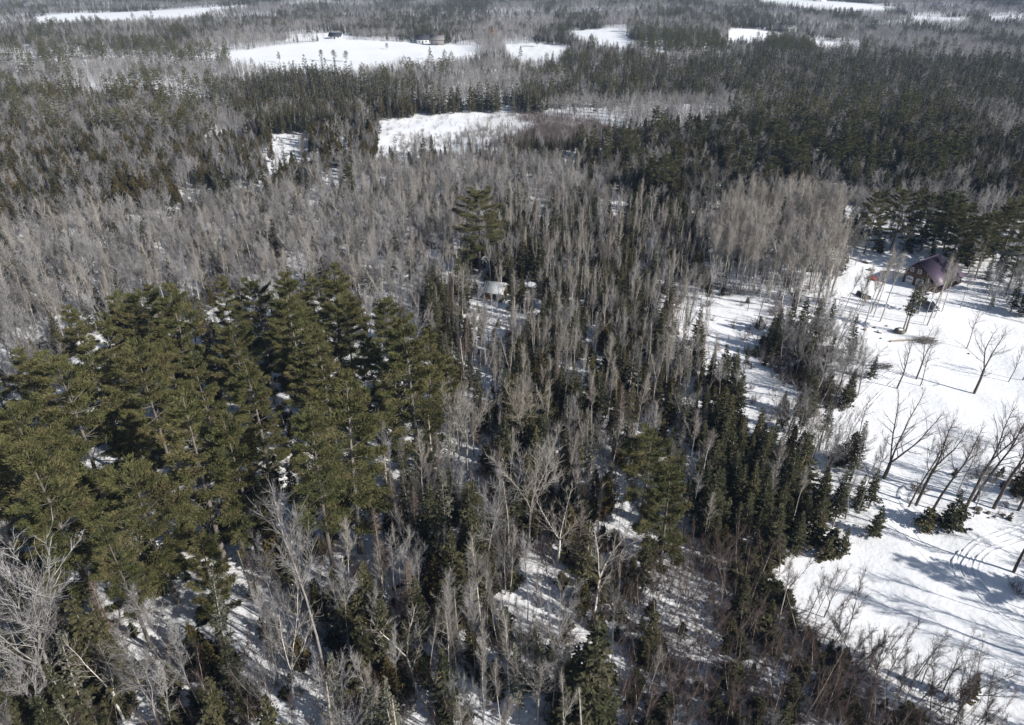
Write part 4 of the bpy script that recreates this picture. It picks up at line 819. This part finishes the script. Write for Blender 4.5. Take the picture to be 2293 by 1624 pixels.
g = Geo(); g.hexa([(-.3, -.3, 1.0), (4.5, -.3, 1.0), (4.5, 2.9, 1.56), (-.3, 2.9, 1.56), (-.3, -.3, 1.07), (4.5, -.3, 1.07), (4.5, 2.9, 1.63), (-.3, 2.9, 1.63)]); g.obj('roof', M['barn'], sh)
g = Geo(); g.hexa([(-.25, -.25, 1.083), (4.45, -.25, 1.083), (4.45, 2.85, 1.625), (-.25, 2.85, 1.625), (-.1, -.15, 1.27), (4.3, -.15, 1.27), (4.3, 2.75, 1.8), (-.1, 2.75, 1.8)]); g.obj('snow_cover', M['snow'], sh)
g = Geo(); g.box((1.6, -.05, -.3), (2.4, -.003, .9)); g.obj('door', M['deck'], sh)
FARH = [(1222, 124, 10, 8, 3.4, 6.2, .25, 'white', 'shingle', 'white farmhouse with dark roof behind the biggest far field'), (1262, 128, 11, 9, 4.2, 7.2, .1, 'barn', 'barn', 'grey barn right of the white farmhouse behind the field'),
        (1412, 106, 13, 8, 3.2, 6.4, -.2, 'tan', 'orange', 'far house with orange-red roof between the two fields'), (1492, 109, 10, 8, 3.2, 6.0, .3, 'white', 'shingle', 'white house with dark roof left of the right-hand far field'),
        (964, 119, 11, 8, 2.6, 4.8, -.1, 'white', 'shingle', 'low dark-roofed house at the left end of the far field'), (70, 24, 16, 10, 5.0, 9.0, .3, 'white', 'barn', 'white farm building in the upper left corner'),
        (2438, 100, 12, 8, 2.8, 5.6, .2, 'barn', 'shingle', 'dark-roofed house by the small far field on the right'), (2288, 90, 14, 9, 3.0, 5.4, -.15, 'white', 'greyroof', 'far building with pale roof behind the pine clump'), (2390, 6, 18, 11, 5.0, 9.0, .1, 'white', 'greyroof', 'white farm building in the topmost far field')]
for px, py, w, d, e, p, yaw, wm, rm, lab in FARH:
    x, y = at(px/1.3083, py/1.3083); gz = float(ground_z(x, y))
    o = tag(link('farm_building' if 'farm build' in lab else 'barn' if 'barn' in lab else 'farmhouse', None, None, (x, y, gz), (0, 0, yaw)), lab, 'barn' if 'barn' in lab else 'house')
    g = Geo(); g.prism([(0, -1), (d, -1), (d, e), (d/2, p), (0, e)], w, 'yz', 0); g.obj('wall', M[wm], o)
    g = Geo()
    for a, b in (((-.5, e-.3), (d/2, p+.05)), ((d/2+.005, p+.05), (d+.5, e-.3))):
        (ya, za), (yb, zb) = a, b
        g.hexa([(-.5, ya, za), (w+.5, ya, za), (w+.5, yb, zb), (-.5, yb, zb), (-.5, ya, za+.2), (w+.5, ya, za+.2), (w+.5, yb, zb+.2), (-.5, yb, zb+.2)])
    r = g.obj('roof', M[rm], o)
    if wm == 'white': g = Geo(); g.box((w*.7, d/2-.3, p-.4), (w*.7+.6, d/2+.3, p+1.0)); g.obj('chimney', M['barn'], r)
    for k in range(3 if wm != 'barn' else 1): window(o, w*(.2+.28*k), e*.35, 1.0, 1.2, -.004, False)
    g = Geo(); g.box((w*.42, -.06, -.5), (w*.42+1.0, -.003, 1.9)); g.obj('door', M['trim'], o)

# ---------------------------------------------------------------- things lying about the clearing
def spot(px, py): x, y = at(px/1.3083, py/1.3083); return x, y, float(ground_z(x, y))
def car():
    a = np.array(spot(2701, 895)[:2]); b = np.array(spot(2735, 917)[:2]); c = (a+b)/2; rz = math.atan2(*(b-a)[::-1])
    o = tag(link('parked_car', None, None, (c[0], c[1], float(ground_z(*c))), (0, 0, rz)), 'grey car parked on the snow below the purple-roofed house', 'car')
    side = [(-2.1, .35), (-2.15, .75), (-1.9, .95), (-1.05, 1.0), (1.0, .98), (2.0, .82), (2.15, .55), (2.1, .32)]
    def loft(name, prof, w0, w1, zr, mat, parent):
        g = Geo(); n = len(prof); P = []
        for s in (-1, 1):
            for x, z in prof: t = (z-zr[0])/(zr[1]-zr[0]); P.append((x, s*(w0+(w1-w0)*t), z))
        t = [(0, i+1, i) for i in range(1, n-1)]+[(n, n+i, n+i+1) for i in range(1, n-1)]
        for i in range(n): j = (i+1) % n; t += [(i, j, n+j), (i, n+j, n+i)]
        g.add(P, t); return g.obj(name, mat, parent)
    loft('body', side, .88, .84, (.3, 1.0), M['carpaint'], o)
    cab = loft('cabin_glass', [(-1.25, .97), (-.75, 1.42), (.35, 1.44), (1.05, .96)], .80, .60, (.96, 1.44), M['glass'], o)
    loft('roof', [(-.80, 1.40), (-.7, 1.48), (.3, 1.50), (.42, 1.42)], .63, .60, (1.40, 1.5), M['carpaint'], o)
    g = Geo(); g.blob((-.2, 0, 1.52), (.55, .5, .07), 4); g.obj('snow_cap', M['snow'], o)
    for x in (-1.35, 1.35):
        for s in (-1, 1):
            g = Geo(); g.tubes([(x, s*.70, .32)], [(x, s*.90, .32)], .33, .33, 14); w = g.obj('wheel', M['black'], o); g = Geo(); g.tubes([(x, s*.89, .32)], [(x, s*.915, .32)], .19, .17, 10); g.spikes([(x, s*.9, .32)], [(x, s*.93, .32)], .19); g.obj('rim', M['chrome'], w)
    for s in (-1, 1):
        g = Geo(); g.box((2.08, s*.6-.18, .58), (2.16, s*.6+.18, .72)); g.obj('headlight', M['white'], o)
        g = Geo(); g.box((-2.17, s*.66-.14, .66), (-2.12, s*.66+.14, .80)); g.obj('tail_light', M['red'], o)
car()
def red_machine():
    x, y, z = spot(2552, 822); o = tag(link('snow_blower', None, None, (x, y, z), (0, 0, -.5)), 'small red machine with black handlebar on the snow by thin birches', 'machine')
    g = Geo(); g.prism([(-.5, .12), (.5, .12), (.62, .5), (.3, .68), (-.35, .72), (-.55, .45)], .62, 'xz', -.31); g.obj('body', M['red'], o)
    g = Geo(); g.prism([(.5, .04), (.95, .02), (1.0, .35), (.75, .62), (.5, .55)], .9, 'xz', -.45); g.obj('auger_housing', M['red'], o)
    g = Geo(); g.tubes([(.6, 0, .6), (.62, 0, .95)], [(.62, 0, .95), (.85, .1, 1.15)], [.1, .1], [.1, .08], 8); g.obj('chute', M['red'], o)
    g = Geo(); g.tubes([(-.4, -.28, .5), (-.4, .28, .5), (-1.2, -.3, .95)], [(-1.2, -.3, .95), (-1.2, .3, .95), (-1.2, .3, .96)], .025, .025, 6); g.obj('handlebar', M['black'], o)
    for s in (-1, 1): g = Geo(); g.tubes([(-.15, s*.33, .22)], [(-.15, s*.46, .22)], .24, .24, 12); g.obj('wheel', M['black'], o)
red_machine()
def lying(name, a, b, r0, r1, mat, label, cat='log', z=0.12, branches=0, seed=0):
    A = np.array(spot(*a)); B = np.array(spot(*b)); A[2] += r0*.5+z*.3; B[2] += r1*.5+z; g = Geo(); rg = np.random.default_rng(seed)
    P = np.array([A+(B-A)*t+np.append(rg.normal(0, .05, 2), 0) for t in np.linspace(0, 1, 6)]); P -= A; rr = np.linspace(r0, r1, 6)
    g.tubes(P[:-1], P[1:], rr[:-1], rr[1:], 8); g.spikes([P[0]], [P[0]-(P[1]-P[0])*.03], rr[0]); g.spikes([P[-1]], [P[-1]+(P[-1]-P[-2])*.05], rr[-1])
    o = tag(link(name, None, None, tuple(A)), label, cat); g.obj('stem', M[mat], o)
    if branches:
        g = Geo(); p, d, ln = twigs_on(rg, P[2:-1], P[3:], branches, (.5, 1.2), (.5, 2.2), .25); g.spikes(p, p+d*ln, np.full(branches, .022)); q, e, l2 = twigs_on(rg, p, p+d*ln, branches*4, (.4, 1), (.2, .7), .1); g.spikes(q, q+e*l2, np.full(branches*4, .009)); g.obj('branches', M['brush'], o)
    return o
lying('felled_log', (2607, 1001), (2662, 997), .19, .13, 'log', 'pale felled log on the lawn in front of the brush pile')
lying('fallen_tree', (1150, 1728), (1320, 1650), .20, .10, 'logdark', 'fallen dark trunk lying across the lower snowy woods', 'log', .5, 30, 2)
lying('fallen_tree', (1180, 1735), (1300, 1690), .14, .08, 'hardbark', 'thinner fallen trunk just below the dark fallen one', 'log', .3, 16, 3)
lying('fallen_tree', (1383, 874), (1445, 888), .10, .05, 'birchbark', 'pale bowed stem bent down before the cabin', 'log', .9, 8, 4)
lying('fallen_tree', (2560, 1086), (2612, 1074), .09, .05, 'logdark', 'dark fallen bough on snow at the tip of the brush island', 'branch', .3, 26, 5)
lying('fallen_tree', (330, 1830), (470, 1790), .12, .07, 'hardbark', 'fallen grey stem on the snow below the brownish pine', 'log', .4, 14, 6)
lying('fallen_tree', (820, 1905), (930, 1885), .11, .06, 'birchbark', 'short fallen birch stem near the bottom snow', 'log', .3, 10, 7)
def timber_pile():
    a = np.array(spot(2512, 862)[:2]); b = np.array(spot(2550, 880)[:2]); rz = math.atan2(*(b-a)[::-1]); L = np.linalg.norm(b-a)
    o = tag(link('timber_pile', None, None, (*a, float(ground_z(*a))), (0, 0, rz)), 'dark log pile capped with snow among the thin driveway birches', 'log pile'); rg = np.random.default_rng(8)
    for k, (y, z) in enumerate([(-.45, .15), (-.15, .16), (.15, .15), (.45, .16), (-.3, .42), (0, .43), (.3, .42), (-.12, .68), (.16, .67)]):
        g = Geo(); x0, x1 = rg.uniform(-.2, .5), L-rg.uniform(0, 1.0); g.tubes([(x0, y, z)], [(x1, y+rg.normal(0, .08), z)], .16, .13, 8); g.spikes([(x0, y, z)], [(x0-.02, y, z)], .16); g.spikes([(x1, y, z)], [(x1+.02, y, z)], .13); g.obj('log', M['logdark'], o)
    g = Geo(); g.blob((L*.35, 0, .84), (L*.16, .32, .09), 3); g.obj('snow_cap', M['snow'], o)
timber_pile()
def brush_pile(px, py, w, h, label, seed, n=900):
    x, y, z = spot(px, py); rg = np.random.default_rng(seed); g = Geo(); f = Geo()
    p = np.stack([rg.normal(0, w*.22, n), rg.normal(0, w*.14, n), rg.uniform(0, 1, n)**1.5*h], 1); a = rg.normal(.1, .35, n)+np.where(rg.random(n) < .3, math.pi, 0)
    d = norm(np.stack([np.cos(a), np.sin(a), rg.normal(.08, .12, n)], 1)); ln = rg.uniform(.4, 1.8, (n, 1)); g.spikes(p-d*ln*.4, p+d*ln*.6, rg.uniform(.008, .024, n))
    for k in range(9): f.tubes([p[k]-d[k]*1.4], [p[k]+d[k]*1.2], .05, .03, 5)
    o = tag(link('brush_pile', None, None, (x, y, z)), label, 'brush pile'); g.obj('twigs', M['cutbrush'], o); f.obj('boughs', M['cutbrush'], o)
brush_pile(2712, 1000, 4.6, .75, 'low grey heap of cut brush on the sunny lawn', 1, 750)
brush_pile(2585, 1078, 3.4, .5, 'small tangle of cut boughs at the brush island tip', 2, 110)
ROCKS = [(2576, 973, .50, 'snow-topped dark rock left of the felled log'), (2633, 973, .85, 'largest snow-topped boulder beside two thin spruces'), (2551, 795, .62, 'dark snow-topped rock at the far edge of the drive'), (2540, 772, .8, 'broad dark rock behind the drive under the trees'), (2562, 958, .28, 'small stone above the snow-topped dark rock'), (2598, 954, .22, 'smallest stone on the bank above the rocks'), (2580, 992, .24, 'stone with twigs on the lawn before the rocks'),
         (2861, 1496, .46, 'round dark boulder under the leaning clump tree'), (2864, 1508, .26, 'brown stone touching the round dark boulder'), (2892, 1507, .34, 'long dark boulder in the middle of the boulder row'), (2939, 1512, .32, 'pale brown boulder at the right of the row'), (2894, 1520, .14, 'small stone below the long dark boulder'), (2914, 1518, .18, 'small round stone between two boulders'), (2844, 1553, .24, 'single dark stone out on the open snow'), (2744, 1515, .55, 'snow-covered rock before the dark bushy fir'),
         (1925, 774, .7, 'snow-capped rock in the small opening beyond the cabin'), (1916, 766, .45, 'dark rock behind the snow-capped one beyond the cabin'), (2838, 1035, .22, 'small brown stone on the bright lawn')]
for k, (px, py, r, lab) in enumerate(ROCKS):
    x, y, z = spot(px, py); o = tag(link('boulder', None, None, (x, y, z)), lab, 'boulder'); g = Geo(); g.blob((0, 0, r*.25), (r*1.1, r*.9, r*.75), k, 11, 7, .35); g.obj('stone', M['rock'], o, None, None, True)
    if r > .4 and 'round' not in lab: g = Geo(); g.blob((0, .05*r, r*.72), (r*.85, r*.7, r*.28), k+50, 10, 6, .2); g.obj('snow_cap', M['snow'], o, None, None, True)
x, y, z = spot(2533, 968); o = tag(link('tree_stump', None, None, (x, y, z)), 'cut tan stump face showing on the snowy bank', 'stump'); g = Geo(); g.tubes([(0, 0, -.2)], [(0, -.05, .38)], .36, .32, 12); g.obj('bark', M['log'], o)
g = Geo(); g.spikes([(0, -.05, .38)]*1, [(0, -.05, .385)], .32); g.tubes([(0, -.05, .378)], [(0, -.05, .386)], .32, .02, 12); g.obj('cut_face', M['tan'], o)
x, y, z = spot(2950, 1482); o = tag(link('wooden_pallet', None, None, (x, y, z+.12), (.45, .1, .5)), 'grey slatted frame lying tilted among the boulder trees', 'pallet')
for k in range(7): g = Geo(); g.box((-.5, -.45+k*.14, 0), (.5, -.45+k*.14+.08, .025)); g.obj('slat', M['pallet'], o)
for k in (-.45, 0, .4): g = Geo(); g.box((k, -.46, -.085), (k+.05, .48, -.003)); g.obj('rail', M['pallet'], o)

# ---------------------------------------------------------------- the cold blue air of the distance
hz = Geo(); hz.box((-6100, -1600, -14), (6100, 8100, 66))
hm = bpy.data.materials.new('haze'); hm.use_nodes = True; hn = hm.node_tree.nodes; hn.remove(hn['Principled BSDF'])
pv = hn.new('ShaderNodeVolumePrincipled'); pv.inputs['Color'].default_value = (.42, .63, 1.0, 1); pv.inputs['Density'].default_value = .00014; pv.inputs['Anisotropy'].default_value = 0.0
hm.node_tree.links.new(pv.outputs[0], hn['Material Output'].inputs['Volume'])
ho = hz.obj('haze', hm); tag(ho, 'thin blue winter haze over the whole forest', kind='stuff')
